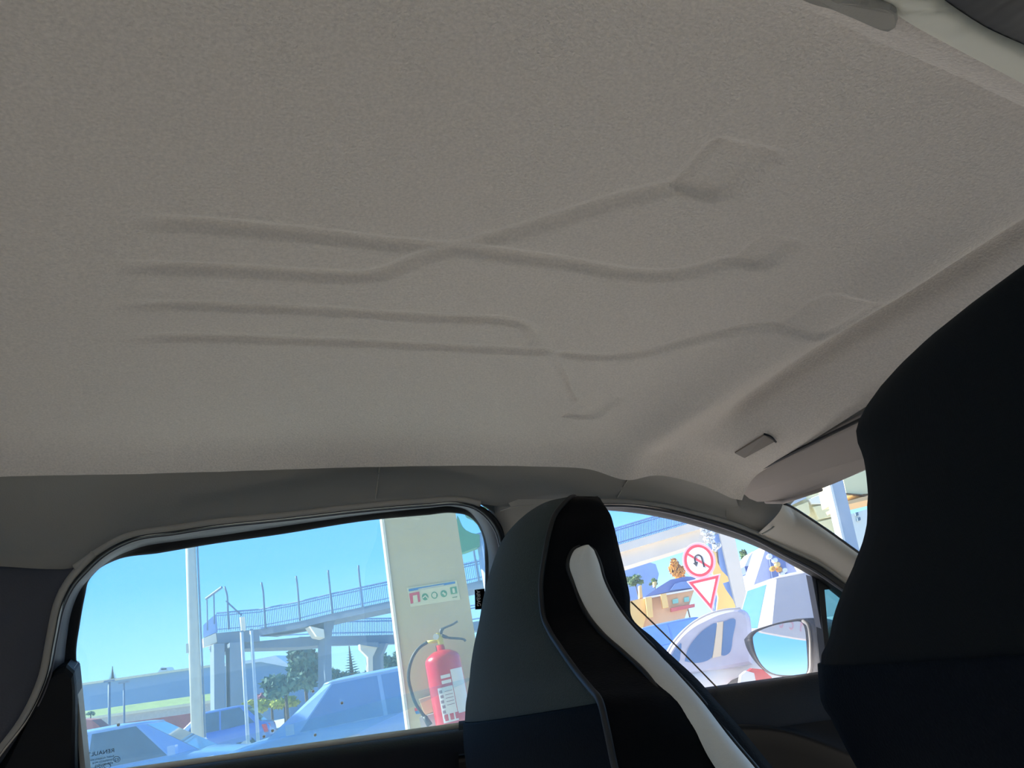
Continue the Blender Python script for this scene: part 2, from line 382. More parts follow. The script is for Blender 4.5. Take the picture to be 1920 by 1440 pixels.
def rs_corr(*polys, n=140):                                   # resample several outlines by matching vertices
    out = []
    for p in polys:
        q = np.array(p, float); k = np.linspace(0, len(q)-1, n)
        fine = resample_param(q, k); out.append(fine)
    return out
def resample_param(q, k):
    out = []
    for u in k:
        i = min(int(u), len(q)-2); t = u-i
        p0 = q[max(i-1, 0)]; p1 = q[i]; p2 = q[i+1]; p3 = q[min(i+2, len(q)-1)]
        def mm(x0, x1, x2):
            a, b = np.linalg.norm(x1-x0), np.linalg.norm(x2-x1); return ((x1-x0)/max(a, 1e-6)*b+(x2-x1)/max(b, 1e-6)*a)/(max(a, 1e-6)+max(b, 1e-6)) if a > 0 and b > 0 else (x2-x1)/max(b, 1e-6)
        L = np.linalg.norm(p2-p1); m1 = (mm(p0, p1, p2) if i > 0 else (p2-p1)/L)*L; m2 = (mm(p1, p2, p3) if i < len(q)-2 else (p2-p1)/L)*L
        out.append((2*t**3-3*t**2+1)*p1+(t**3-2*t**2+t)*m1+(-2*t**3+3*t**2)*p2+(t**3-t**2)*m2)
    return np.array(out)
t1, s1, b1, g1 = rs_corr(T1, S1, B1, G1, n=160)
v, f = loft([PWrow(t1, -.045), PWrow((t1+s1)/2, -.058), PWrow(s1, -.046), PWrow(s1, -.02)]); obj('door_seal', v, f, 'seal', d1, smooth=True)
v, f = loft([PWrow(s1, -.038), PWrow((s1*.7+b1*.3), -.034), PWrow(b1, -.016), PWrow(b1, .01)]); obj('window_frame', v, f, 'frame', d1, smooth=True)
v, f = loft([PWrow(b1, -.014), PWrow(b1*.2+g1*.8, -.010), PWrow(g1, -.008), PWrow(g1, .004)]); obj('glass_run', v, f, 'black', d1, smooth=True)
bead('frame_lip', [tuple(p) for p in s1[24:]], -.044, .0022, 'frame', d1, 120, 6)
# glass pane
gl = [tuple(p) for p in g1[::2]]+[(900, 1362), (240, 1452), (120, 1470)]
ctr = (540, 1210)
def pane(name, poly, off, m, parent, thick=.004):
    c = np.mean(np.array(poly), 0); F = [PW(x, y, off) for x, y in poly]
    return obj(name, *prism(F, NW*thick), m, parent)
win1 = bpy.data.objects.new('window_1', None); C.objects.link(win1); struct(win1, 'hazy rear left door glass with mirrored safety marking'); win1.location = (.05, 1.28, 1.1)
pane('glass_pane', gl, .004, 'glass_r', win1)
# door corner cover and pale strip at the rear edge of the glass
cc = [(88, 1272), (104, 1256), (118, 1250), (132, 1250), (138, 1262), (143, 1440), (146, 1600), (-120, 1600), (-60, 1510), (5, 1425), (62, 1325)]
obj('corner_cover', *prism([PW(x, y, -.045) for x, y in resample(cc+cc[:1], 50)[:-1]], NW*.04, .008), 'black', d1, smooth=False)
stp = [(139, 1252), (142, 1262), (160, 1440), (176, 1600), (158, 1600), (150, 1440), (140, 1300)]
obj('division_strip', *prism([PW(x, y, -.030) for x, y in stp], NW*.03), 'trim', d1)
# sill and inner door skin
def door_skin(rows_px, parent, name, m):
    rows = [[PW(x, y, o) for x, y in resample(px, 40, False)] for px, o in rows_px]
    v, f = loft(rows); return obj(name, v, f, m, parent, smooth=True)
sl = lambda dy, x0=150, x1=985: [(x0, 1440-.136*(x0-240)+dy), (x1, 1440-.136*(x1-240)+dy)]
door_skin([(sl(-1), .0), (sl(-1), -.012), (sl(4), -.016), (sl(12), -.020), (sl(13), -.012)], d1, 'glass_seal', 'sill')
door_skin([(sl(10), -.012), (sl(11), -.030), (sl(18), -.044), (sl(40), -.060), (sl(120), -.075), (sl(420), -.09), (sl(900), -.05)], d1, 'door_panel', 'door')

# ---- front left door
d2 = bpy.data.objects.new('door_2', None); C.objects.link(d2); struct(d2, 'front left door with curved armrest line'); d2.location = (.8, 1.3, .4)
T2 = [(1060, 938), (1121, 941), (1176, 942), (1245, 950), (1314, 966), (1370, 982), (1425, 1003), (1481, 1030), (1537, 1056), (1581, 1087), (1650, 1132)]
M2 = [(1064, 946), (1124, 948), (1180, 949), (1245, 958), (1310, 974), (1365, 991), (1418, 1012), (1470, 1040), (1530, 1072), (1572, 1101), (1640, 1150)]
G2 = [(1070, 956), (1134, 957), (1203, 964), (1273, 978), (1342, 998), (1398, 1017), (1453, 1042), (1485, 1060), (1523, 1082), (1560, 1110), (1630, 1170)]
t2, m2_, g2 = rs_corr(T2, M2, G2, n=80)
v, f = loft([PWrow(t2, -.045), PWrow(t2*.6+m2_*.4, -.058), PWrow(m2_, -.046), PWrow(m2_, -.02)]); obj('door_seal', v, f, 'seal', d2, smooth=True)
v, f = loft([PWrow(m2_, -.036), PWrow(m2_*.4+g2*.6, -.022), PWrow(g2, -.010), PWrow(g2, .006)]); obj('window_frame', v, f, 'black', d2, smooth=True)
bead('frame_lip', [tuple(p) for p in m2_], -.046, .003, 'frame', d2, 80, 6)
win2 = bpy.data.objects.new('window_2', None); C.objects.link(win2); struct(win2, 'clear front left door glass'); win2.location = (.7, 1.28, 1.1)
pane('glass_pane', [tuple(p) for p in g2[::4] if p[0] < 1524]+[(1523, 1082), (1550, 1206), (1557, 1268), (1330, 1300), (1060, 1336)], .004, 'glass_f', win2)
pane('quarter_pane', [(1540, 1096), (1560, 1105), (1640, 1165), (1640, 1262), (1560, 1262)], .002, 'glass_q', win2)
obj('quarter_bar', *prism([PW(x, y, -.012) for x, y in [(1522, 1081), (1534, 1088), (1549, 1190), (1562, 1275), (1553, 1275), (1544, 1200)]], NW*.016), 'frame', d2)
obj('quarter_frame', *prism([PW(x, y, -.016) for x, y in [(1532, 1080), (1562, 1104), (1546, 1106), (1549, 1140), (1560, 1275), (1553, 1275)]], NW*.018), 'black', d2)
s2 = lambda dy, x0=860, x1=1700: [(x0, 1355-.1375*(x0-862)+dy), (x1, 1355-.1375*(x1-862)+dy)]
door_skin([(s2(-3), .0), (s2(-3), -.014), (s2(3), -.024), (s2(12), -.034), (s2(60), -.070), (s2(95), -.080)], d2, 'door_panel', 'door')
ar = [(860, 1420), (1200, 1378), (1390, 1364), (1470, 1371), (1580, 1409), (1700, 1462)]
up_ = s2(90); r_ = resample([up_[0], up_[1]], 60); a_ = resample(ar, 60); dn = [(x, y+34) for x, y in a_]; dn2 = [(x, y+700) for x, y in a_]
door_skin2 = loft([[PW(x, y, -.080) for x, y in r_], [PW(x, y, -.082) for x, y in (r_+a_)/2], [PW(x, y-6, -.088) for x, y in a_], [PW(x, y, -.094) for x, y in a_], [PW(x, y+6, -.088) for x, y in a_], [PW(x, y, -.05) for x, y in dn], [PW(x, y, -.05) for x, y in dn2]])
M['arm_black'] = mat('matt_black_armrest', srgb(9, 9, 12), .7, var=.1, spec=.15)
obj('armrest_skin', *door_skin2, 'arm_black', d2, smooth=True)

# ---- B pillar between the doors, A pillar beside the windscreen
rw = []
for x0, o in ((915, -.012), (938, -.046), (972, -.062), (1004, -.066), (1060, -.062), (1110, -.05), (1122, -.02)):
    rw.append([PW(x0+dx, y, o) for dx, y in ((0, 936 if x0 > 938 else 949), (0, 954), (6, 1000), (10, 1060), (12, 1130), (14, 1240), (16, 1380), (20, 1700))])
struct(obj('trim_4', *loft(rw), 'trim', smooth=True), 'grey centre pillar trim behind the driver seat')
seam([(938, 958), (960, 951), (1000, 946)], lambda x, y: PW(x, y, -.066), .0008, 'trim', bpy.data.objects['trim_4'])
ALOW = [(1420, 1001), (1481, 1029), (1537, 1055), (1581, 1086), (1640, 1124), (1720, 1180)]
AUP = [(1468, 944), (1478, 947), (1520, 973), (1560, 1000), (1606, 1033), (1700, 1098)]
al, au = rs_corr(ALOW, AUP, n=60)
rows = []
for k in range(10):
    t = k/9
    rows.append([PW(p[0], p[1], -.055)*(1-t)+PX(q[0], q[1], .80+.25*(i/59))*t+np.array([-.006, -.028, .0])*math.sin(math.pi*t) for i, (p, q) in enumerate(zip(al, au))])
rows.insert(0, [p+NW*.04 for p in rows[0]]); rows.append([p+np.array([.03, .03, 0]) for p in rows[-1]])
ap = struct(obj('trim_5', *loft(rows), 'trim', smooth=True), 'pale grey windscreen pillar trim on the left')
bead('edge_bead', [(x, y) for x, y in ALOW], -.052, .0055, 'trim', ap, 50)
seam([(1468, 948), (1462, 972), (1448, 990), (1428, 1002)], lambda x, y: PY(x, y, 1.125), .0016, 'trim', ap)

# header behind the visor
struct(obj('trim_9', *box((HINGE_X+.035, .69, E[2]+.31), .02, .86, .17, (np.array([1., 0, 0]), np.array([0, 1., 0]), UP)), 'trim'), 'windscreen header behind the sun visor')
# windscreen
ws = bpy.data.objects.new('window_3', None); C.objects.link(ws); struct(ws, 'windscreen beyond the sun visor'); ws.location = (.95, .7, 1.2)
A0 = PX(1462, 938, .815); A1 = PX(1720, 1110, 1.10)
B0 = A0.copy(); B0[1] = .28; B1_ = A1.copy(); B1_[1] = .28
obj('glass_pane', *prism([A0, A1, B1_, B0], np.array([.004, 0, .003])), 'glass_w', ws)
bd = [PX(x, y, .805+.245*((x-1468)/232.0)) for x, y in resample(AUP, 40)]
obj('glass_seal', *tube(bd, .0022, 6), 'seal', ws, smooth=True)

# ---- right roof rail beside the open right side
R1 = [(1180, -90), (1400, 2), (1500, 28), (1640, 84), (1760, 132), (1920, 204), (2060, 280)]
R2 = [(1330, -130), (1560, -34), (1640, -2), (1700, 40), (1790, 90), (1920, 158), (2060, 236)]
R3 = [(1440, -150), (1660, -56), (1740, -22), (1790, 14), (1850, 52), (1920, 84), (2060, 150)]
R4 = [(1600, -200), (1780, -110), (1850, -80), (1900, -60), (1960, -30), (2040, 10), (2160, 70)]
r1, r2, r3, r4 = rs_corr(R1, R2, R3, R4, n=50)
row = lambda px, dz: [E+hit(*p)*dz for p in px]
rows = [row(r1, 1.003), row(r1*.9+r2*.1, .996), row(r1*.75+r2*.25, .987), row(r1*.5+r2*.5, .976), row(r1*.25+r2*.75, .970), row(r2, .968)]
rr = struct(obj('trim_6', *loft(rows), 'headliner', smooth=True), 'right edge of the headliner at the top right')
rows = [row(r2*1.0, .967), row(r2*.85+r3*.15, .952), row(r2*.4+r3*.6, .948), row(r3, .95), row(r3, .97)]
rp = struct(obj('trim_7', *loft(rows), 'rail', smooth=True), 'roof rail strip at the top right corner, made pale for the daylight on it')
rows = [row(r3, .952), row(r3*.8+r4*.2, .935), row(r3*.3+r4*.7, .92), row(r4, .92), row(r4, .97)]
obj('door_seal', *loft(rows), 'seal', rp, smooth=True)
cap = [(1440, -40), (1500, -20), (1560, -2), (1630, 12), (1668, 20), (1683, 30), (1684, 44), (1678, 58), (1668, 62), (1600, 36), (1500, 0)]
obj('trim_cap', *prism([E+hit(x, y)*.945 for x, y in resample(cap+cap[:1], 40)[:-1]], np.array([0, -.004, .012]), .002), 'trim', rp, smooth=False)

# ---- unseen rear panels behind the lens, added to cut light from behind
_ax = (np.array([1., 0, 0]), np.array([0, 1., 0]), UP)
struct(obj('wall_rear', *box((-1.0, .70, .75), .04, 1.05, .74, _ax), 'trim_dark'), 'unseen rear hatch trim behind the camera, added to cut rear light')
struct(obj('trim_8', *box((-1.0, .70, 1.44), .04, 1.05, .10, _ax), 'trim'), 'rear header above the hatch glass')
struct(obj('trim_10', *box((-.70, 1.12, .90), .60, .03, 1.05, _ax), 'trim_dark'), 'unseen rear quarter panel left of the camera, added to close off rear light')
# ---- cabin floor and lower body
struct(obj('floor', *box((.1, .68, .26), 2.4, 1.2, .04, (np.array([1., 0, 0]), np.array([0, 1., 0]), UP)), 'black'), 'dark cabin floor')


# ================================================================== SEATS
def seat_base(root, Yc, X0, mname):
    ax = (np.array([1., 0, 0]), np.array([0, 1., 0]), UP)
    rows = []
    for x, zt, hw in ((X0-.02, .50, .20), (X0+.02, .55, .25), (X0+.2, .56, .26), (X0+.42, .58, .26), (X0+.52, .56, .24), (X0+.55, .50, .22)):
        rows.append([(x, Yc+hw*math.copysign(abs(math.cos(a))**.5, math.cos(a)), .43+(zt-.43)*math.copysign(abs(math.sin(a))**.5, math.sin(a))) for a in np.linspace(0, 2*math.pi, 24, endpoint=False)])
    obj('seat_cushion', *loft(rows, True, True, True), mname, root, smooth=True)
    for s in (-.18, .18): obj('seat_rail', *box((X0+.25, Yc+s, .32), .5, .04, .08, ax), 'black', root)

# ---- driver seat seen from behind: rows of (left outline, piping, right outline) in the photograph
DR = [((1068, 931), (1084, 930), (1104, 933), 1.00), ((1020, 943), (1064, 938), (1122, 939), 1.015), ((975, 974), (1042, 964), (1142, 960), 1.06),
      ((945, 1010), (1030, 1000), (1152, 990), 1.09), ((925, 1060), (1021, 1048), (1162, 1032), 1.12), ((910, 1120), (1015, 1102), (1174, 1082), 1.15),
      ((902, 1170), (1019, 1152), (1181, 1118), 1.165), ((896, 1200), (1030, 1181), (1184, 1156), 1.175), ((889, 1240), (1052, 1216), (1225, 1196), 1.185),
      ((882, 1285), (1085, 1263), (1268, 1237), 1.195), ((876, 1320), (1108, 1291), (1310, 1276), 1.20), ((874, 1352), (1127, 1317), (1347, 1318), 1.20),
      ((875, 1395), (1138, 1362), (1384, 1360), 1.20), ((880, 1440), (1150, 1420), (1432, 1418), 1.20), ((888, 1540), (1172, 1520), (1500, 1510), 1.20), ((900, 1760), (1195, 1740), (1570, 1720), 1.18)]
drv = thing('driver_seat', 'front seat with white curved stripe on its black side, dark grey cloth back', 'car seat', (.3, .95, .3))
NA, NB, NC, ND = 16, 12, 10, 6
back, side, low = [], [], []
rowP = []
for i, (l, p, r, yl) in enumerate(DR):
    L = PY(*l, yl); Pp = PX(*p, L[0]+.002); Rr = PY(*r, Pp[1]+.004)
    FL = Rr+(L-Pp)*.96
    hw = np.linalg.norm(Pp-L); bulge = min(.035, hw*.10)
    A = [L*(1-t)+Pp*t+np.array([-bulge*math.sin(math.pi*t)**.8, 0, 0]) for t in np.linspace(0, 1, NA)]
    B = [Pp*(1-t)+Rr*t+np.array([0, -.012*math.sin(math.pi*t)*min(1, i/4), 0]) for t in np.linspace(0, 1, NB)]
    F_ = [Rr*(1-t)+FL*t+np.array([.02*math.sin(math.pi*t), 0, 0]) for t in np.linspace(0, 1, NC)]
    D = [FL*(1-t)+L*t+np.array([0, .010*math.sin(math.pi*t), 0]) for t in np.linspace(0, 1, ND)]
    back.append(D[:-1]+A); side.append(B+F_[1:]); rowP.append((l, p, r, Pp, Rr))
def finer(rows, m):                                           # smooth extra rows along the seat
    R = np.array(rows); k = np.linspace(0, len(R)-1, m); out = []
    flat = R.reshape(len(R), -1); q = resample_param(flat, k)
    return [list(x.reshape(R.shape[1], 3)) for x in q]
kcut = 11
bk = finer(back[:kcut+1], 60); lw = finer(back[kcut-1:], 40)
lw = [r for r in lw if True]
obj('backrest', *loft(bk, cap0=True), 'seat_grey', drv, smooth=True)
n0 = int(round(1/(len(back)-kcut)*39)); lw = lw[n0:]
c0 = np.mean(np.array(lw), axis=(0, 1))
lw2 = [[p+np.array([-.0025, 0, 0]) for p in r] for r in lw]
obj('lower_back_panel', *loft([lw[0]]+lw2), 'seat_low', drv, smooth=False).data.shade_smooth()
sd = finer(side, 90)
obj('side_bolster', *loft(sd, cap0=True, cap1=True), 'seat_black', drv, smooth=True)
pp = [r[NB*0] for r in sd]
obj('piping', *tube([p+np.array([-.001, -.001, 0]) for p in pp[2:]], .0032, 8), 'piping', drv, smooth=True)
# curved pale inlay on the inner side
SL = [(1095, 1021), (1083, 1027), (1076, 1038), (1072, 1054), (1081, 1087), (1092, 1117), (1107, 1147), (1137, 1185), (1179, 1222), (1220, 1260), (1257, 1309), (1302, 1372), (1344, 1438), (1400, 1530)]
SR = [(1110, 1022), (1121, 1029), (1126, 1038), (1131, 1050), (1140, 1082), (1155, 1114), (1177, 1149), (1213, 1190), (1252, 1229), (1286, 1266), (1328, 1312), (1384, 1384), (1430, 1438), (1500, 1522)]
sl_, sr_ = rs_corr(SL, SR, n=70)
side_pts = np.array([q for r in sd for q in r[:NB]])
side_rel = side_pts-E; side_px = None
def on_side(x, y):
    r = ray(x, y); t = (side_rel @ r)/(r @ r); e = np.linalg.norm(side_rel-r*t[:, None], axis=1)
    k = np.argsort(e)[:6]; wgt = 1/(e[k]+1e-3); return float((t[k]*wgt).sum()/wgt.sum())
tc_ = np.array([on_side(*((a+b)/2)) for a, b in zip(sl_, sr_)])
ker = np.ones(9)/9; tc_ = np.convolve(np.pad(tc_, 4, 'edge'), ker, 'valid')
rows = []
for (a, b, t) in zip(sl_, sr_, tc_):
    y0 = (E+ray(*((a+b)/2))*t)[1]-.012
    row = []
    for s in np.linspace(0, 1, 11):
        x, y = a*(1-s)+b*s
        row.append(PY(x, y, y0)+np.array([0, .014*(1-math.sin(math.pi*s)**.6), 0]))
    rows.append(row)
obj('pale_inlay', *loft(rows, cap0=True, cap1=True), 'seat_white', drv, smooth=True)
for nm, j in (('inlay_piping', 0), ('inlay_piping', 10)):
    obj(nm, *tube([r[j] for r in rows], .003, 6), 'piping', drv, smooth=True)
# side tag
tg = [(905, 1104), (907, 1142), (891, 1143), (890, 1106)]
tgo = obj('airbag_tag', *prism([PY(x, y, 1.15) for x, y in tg], np.array([.003, 0, 0])), 'black', drv, label='small black fabric tag with white lettering')
pt = [PY(x, y, 1.148) for x, y in ((895.0, 1107), (896.5, 1141))]
dn_ = pt[1]-pt[0]; xr_ = PY(904, 1106, 1.148)-PY(892, 1107, 1.148)
text_mesh('tag_lettering', 'AIRBAG', .0085, pt[0]-np.array([.0015, 0, 0]), dn_, xr_, 'white', tgo, .0003, squeeze=np.linalg.norm(dn_)/.034)
seat_base(drv, .95, .38, 'seat_black')

# ---- passenger seat close to the lens (right edge of the picture)
PS = [(2160, 438), (2050, 455), (1980, 476), (1920, 505), (1850, 531), (1770, 570), (1700, 615), (1650, 655), (1616, 692), (1604, 735), (1606, 790), (1614, 840), (1620, 880), (1624, 920), (1625, 960), (1618, 1000), (1605, 1035), (1590, 1065), (1570, 1110), (1556, 1150), (1545, 1200), (1538, 1250), (1541, 1290), (1548, 1330), (1560, 1365), (1580, 1400), (1602, 1440), (1660, 1540), (1720, 1680)]
psr = resample(PS, 90); out3 = np.array([PN(x, y, (1, 0, .15), .345) for x, y in psr])
YC = .155
pas = thing('passenger_seat', 'large black front seat filling the right edge, ribbed cloth back', 'car seat', (.34, YC, .3))
# full outline: left edge mirrored about the seat centre line; loft rows by arc position
loopL = [(p[1], p[2], p[0]) for p in out3 if p[1] > YC]
rows = []; rows_low = []
def seat_row(i):
    y, z, x = loopL[i]; hw = y-YC; h = i/(len(loopL)-1); th = .05+.03*sstep(np.array((i-30)/40.0))
    th *= min(1, .35+i/10)
    row = []
    for a in np.linspace(0, 2*math.pi, 48, endpoint=False):
        c, s = math.cos(a), math.sin(a)
        row.append((x+th*.9+th*math.copysign(abs(s)**.75, s), YC+hw*math.copysign(abs(c)**.75, c), z))
    return row
tgt = np.array(PS, float)
def to_px(p):
    c = RM.T @ (np.array(p)-E); return np.array([960+FPX*c[0]/c[2], 720-FPX*c[1]/c[2]])
extra = np.zeros(len(loopL))
for _ in range(6):                                            # settle the outline on the photographed one
    for i in range(len(loopL)):
        y, z, x = loopL[i]; r0 = seat_row(i); best = 1e9; bp_ = None
        px = np.array([to_px(p) for p in r0])
        for a_, b_ in zip(tgt[:-1], tgt[1:]):
            ab = b_-a_; nn = np.array([-ab[1], ab[0]])/np.linalg.norm(ab)      # towards the seat's inside or outside
            t_ = ((px-a_) @ ab)/(ab @ ab); k_ = (t_ >= -.02) & (t_ <= 1.02)
            if k_.any():
                sd_ = (px[k_]-a_) @ nn
                m_ = sd_.max()
                if abs(m_) < 140 and (bp_ is None or m_ > bp_): bp_ = m_
        if bp_ is not None: extra[i] = bp_
    ex = np.convolve(np.pad(extra, 3, 'edge'), np.ones(7)/7, 'valid')
    loopL = [(max(YC+.01, y-e*.00022), z, x) for (y, z, x), e in zip(loopL, ex)]
rows = [seat_row(i) for i in range(len(loopL))]
# make z strictly falling rows usable
zcut = E[2]-.036
k = next(i for i in range(len(rows)) if rows[i][0][2] < zcut)
obj('backrest', *loft(rows[:k+1], True, True, False), 'cloth_black', pas, smooth=True)
low_rows = [[(p[0]-.002 if True else p[0], p[1]*1.0, p[2]) for p in r] for r in rows[k:]]
low_rows = [[tuple(np.array(p)+np.array([0, (p[1]-YC)*.004, 0])) for p in r] for r in low_rows]
obj('lower_back_panel', *loft([rows[k]]+low_rows, True, False, True), 'seat_low', pas, smooth=True)
for s in (0,):
    ed = [np.array(r[0]) for r in rows[6:]]
    obj('edge_seam', *tube([p+np.array([-.004, .001, 0]) for p in ed], .0016, 6), 'piping', pas, smooth=True)
seat_base(pas, YC+.02, .42, 'seat_black')

# ================================================================== SUN VISOR, CLIP, BELT
vs = thing('sun_visor', 'folded beige grey sun visor along the windscreen header', 'sun visor', PX(1480, 880, .75))
VH = [(1368, 905), (1420, 879), (1500, 838), (1600, 789), (1700, 741), (1920, 632)]
VB = [(1368, 907), (1391, 926), (1410, 940), (1430, 942), (1440, 939), (1470, 940), (1540, 917), (1622, 884), (1920, 770)]
front = [PX(x, y, .742) for x, y in VH]+[PX(x, y, .742+.0009*0+.055*min(1, (y-(905-.494*(x-1368)))/90.0)) for x, y in reversed(resample(VB, 40))]
obj('visor_panel', *prism(front, np.array([.012, 0, .008]), .004), 'visor', vs, smooth=False)
hb = [PX(x, y+4, .738) for x, y in resample(VH, 20)]
obj('hinge_line', *tube(hb, .0025, 6), 'seal', vs, smooth=True)
bd = [PX(x, y, .790) for x, y in ((1436, 941), (1470, 941), (1540, 918))]
obj('hinge_pivot', *tube(bd, .003, 8), 'visor', vs, smooth=True)
CL = [(1378, 850), (1434, 816), (1453, 828), (1396, 859)]
def on_ceiling(x, y, k=.996):
    r = ray(x, y); ts = np.linspace(.3, 2.0, 4000); s = r[2]*ts-ceiling_z(r[0]*ts, r[1]*ts); i = int(np.argmax(s > 0)); return E+r*ts[i]*k
clp = [on_ceiling(x, y) for x, y in CL]
cp = thing('visor_clip', 'small recessed rectangular clip in the headliner above the visor', 'clip', sum(clp)/4)
obj('clip_plate', *prism(clp, np.array([.001, 0, .004])), 'label_grey', cp)
en = [on_ceiling(x, y, .994) for x, y in ((1432, 814), (1444, 818), (1455, 829))]
obj('clip_lip', *tube(spline3(en, 10), .0016, 6), 'seal', cp, smooth=True)

bl = [PW(1183, 1128, -.075), PW(1262, 1205, -.07), PW(1345, 1290, -.06)]
vv = []
for p in spline3(bl, 12):
    q = p+(p-E)*.03; u_ = np.cross(p-E, bl[2]-bl[0]); u_ *= .0013/np.linalg.norm(u_); vv.append([p+u_, q+u_, q-u_, p-u_])
bt = thing('seat_belt', 'thin tan belt strap edge slanting across the front left window', 'seat belt', bl[1])
M['belt'] = mat('tan_belt_webbing', srgb(128, 112, 88), .8, bump=.3, bscale=600)
obj('strap', *loft(vv, True, True, True), 'belt', bt)

# ================================================================== LEFT WING MIRROR
MH = [(1397, 1199), (1411, 1184), (1446, 1171), (1482, 1162), (1505, 1159), (1534, 1162), (1545, 1206), (1541, 1265), (1505, 1270), (1472, 1270), (1446, 1264), (1430, 1254), (1411, 1232), (1400, 1211)]
MG = [(1412, 1195), (1418, 1187), (1446, 1175), (1482, 1167), (1503, 1166), (1509, 1175), (1514, 1213), (1514, 1260), (1509, 1265), (1482, 1266), (1453, 1263), (1434, 1251), (1420, 1230), (1413, 1206)]
mc = PW(1466, 1215, .13); MN = np.array([-.98, -.06, .18]); MN /= np.linalg.norm(MN); mcst = MN @ (mc-E)
mir = thing('wing_mirror', 'black door mirror with blue sky and a fascia reflected in its glass', 'mirror', mc)
def PM(x, y, off=0): return PN(x, y, MN, mcst+off)
mh = [PM(x, y) for x, y in resample(MH+MH[:1], 60)[:-1]]; mg = [PM(x, y, -.000) for x, y in resample(MG+MG[:1], 60)[:-1]]
ch = sum(mh)/len(mh)
sc = lambda P_, s, d: [ch+(p-ch)*s-MN*d for p in P_]
obj('mirror_housing', *loft([sc(mg, 1.02, .012), sc(mg, 1.02, -.001), sc(mh, .985, -.004), sc(mh, 1.0, .006), sc(mh, 1.0, .03), sc(mh, .93, .06), sc(mh, .75, .09), sc(mh, .4, .105)], True, False, True), 'black', mir, smooth=True)
M['mirror'] = mat('mirror_silver', (.92, .94, .95, 1), .02, 1.0, var=.0)
cg = sum(mg)/len(mg)
rings = []
for s in (1.0, .9, .8, .7, .6, .5, .4, .3, .2, .1, .02):
    rr_ = []
    for p in mg:
        q = cg+(p-cg)*s; d2 = (q-cg) @ (q-cg); rr_.append(q+MN*(.004-d2/(2*1.4)))
    rings.append(rr_)
obj('mirror_glass', *loft(rings, True, False, True), 'mirror', mir, smooth=True)
rim = [PM(x, y, .004) for x, y in resample([(1505, 1164), (1514, 1171), (1519, 1195), (1520, 1230), (1519, 1258), (1513, 1268)], 24)]
obj('mirror_bezel', *tube(rim, .0032, 6), 'sill', mir, smooth=True)
obj('mirror_arm', *tube([PM(1530, 1240, -.03), PW(1556, 1262, .03)], [.025, .02], 10), 'black', mir, smooth=True)

# ================================================================== OUTSIDE
def cm(name, rgb, rough=.8, **k):
    if name not in M: M[name] = mat(name, srgb(*rgb), rough, **k)
    return name
cm('concrete', (200, 196, 188), var=.10, scale=1.5, bump=.2, bscale=40); cm('asphalt', (150, 148, 146), var=.12, scale=1.2, bump=.3, bscale=60)
cm('cream_column', (200, 190, 154), .7, var=.03, scale=3); cm('bridge_paint', (124, 138, 150), .8, var=.06, scale=1.2); cm('bridge_cream', (240, 224, 196), .8, var=.05, scale=1)
cm('rail_blue', (120, 150, 188), .6); cm('rail_grey', (112, 132, 150), .6); cm('wall_blue', (128, 158, 184), .85, var=.04, scale=.6); cm('grass', (142, 160, 96), .9, var=.2, scale=2)
cm('kerb', (226, 214, 178), .8); cm('red_bank', (168, 96, 88), .9, var=.15, scale=2); cm('pole', (214, 206, 182), .6); cm('steel', (205, 208, 206), .5)
cm('leaf_dark', (84, 116, 92), .8, var=.3, scale=1); cm('leaf_mid', (110, 140, 80), .8, var=.3, scale=1); cm('leaf_yellow', (176, 178, 60), .8, var=.25, scale=1); cm('leaf_orange', (226, 160, 60), .8, var=.25, scale=1)
cm('leaf_mauve', (180, 120, 130), .8, var=.25, scale=1); cm('bark', (96, 82, 66), .9, var=.2); cm('rock', (190, 180, 165), .9, var=.1)
cm('sign_red', (214, 40, 58), .5, var=.02); cm('sign_blue', (20, 120, 196), .5, var=.02); cm('sign_green', (60, 150, 84), .5, var=.02); cm('sign_board', (222, 222, 186), .5, var=.02); cm('sign_black', (40, 40, 44), .5)
cm('ext_red', (204, 26, 38), .3, var=.03, coat=.4); cm('ext_label', (226, 220, 220), .5, var=.02); cm('brass', (206, 190, 70), .4, var=.05); cm('hose', (62, 62, 60), .5); cm('tyre', (30, 30, 32), .8); cm('lens_red', (215, 20, 40), .25); cm('lamp_clear', (220, 226, 232), .2)
cm('house_yellow', (248, 204, 120), .85, var=.06, scale=1); cm('house_tan', (226, 186, 140), .85, var=.06, scale=1); cm('roof_slate', (112, 128, 168), .8, var=.08, scale=2); cm('teal_pane', (130, 205, 190), .3); cm('red_band', (214, 110, 104), .8); cm('white_wall', (240, 238, 230), .8, var=.03); cm('building_blue', (150, 176, 214), .85, var=.06, scale=.8)
cm('canopy_cream', (232, 222, 180), .8, var=.05, scale=.6); cm('canopy_grey', (178, 190, 206), .7, var=.03); cm('canopy_green', (62, 140, 84), .6, var=.04); cm('fascia', (214, 202, 190), .7, var=.04); cm('fascia_letter', (226, 168, 164), .7)
cm('car_blue', (88, 128, 196), .3, coat=.6, var=.02); cm('car_lightblue', (146, 182, 226), .3, coat=.6, var=.02); cm('car_white', (238, 236, 230), .3, coat=.5, var=.02); cm('car_silver', (196, 194, 196), .3, coat=.5, var=.02)
M['car_glass'] = mat('car_window_glass', srgb(96, 138, 190), .08, var=.1, scale=2, spec=.9, coat=.5)
M['car_glass_dark'] = mat('car_window_dark', srgb(70, 92, 104), .08, var=.25, scale=3, spec=.9, coat=.5)
AXW = (np.array([1., 0, 0]), np.array([0, 1., 0]), UP)
# ground
gm = obj('floor', *box((0, 60, -.10), 400, 400, .2, AXW), 'concrete'); gm.name = 'floor.001'; struct(gm, 'pale concrete forecourt and street')
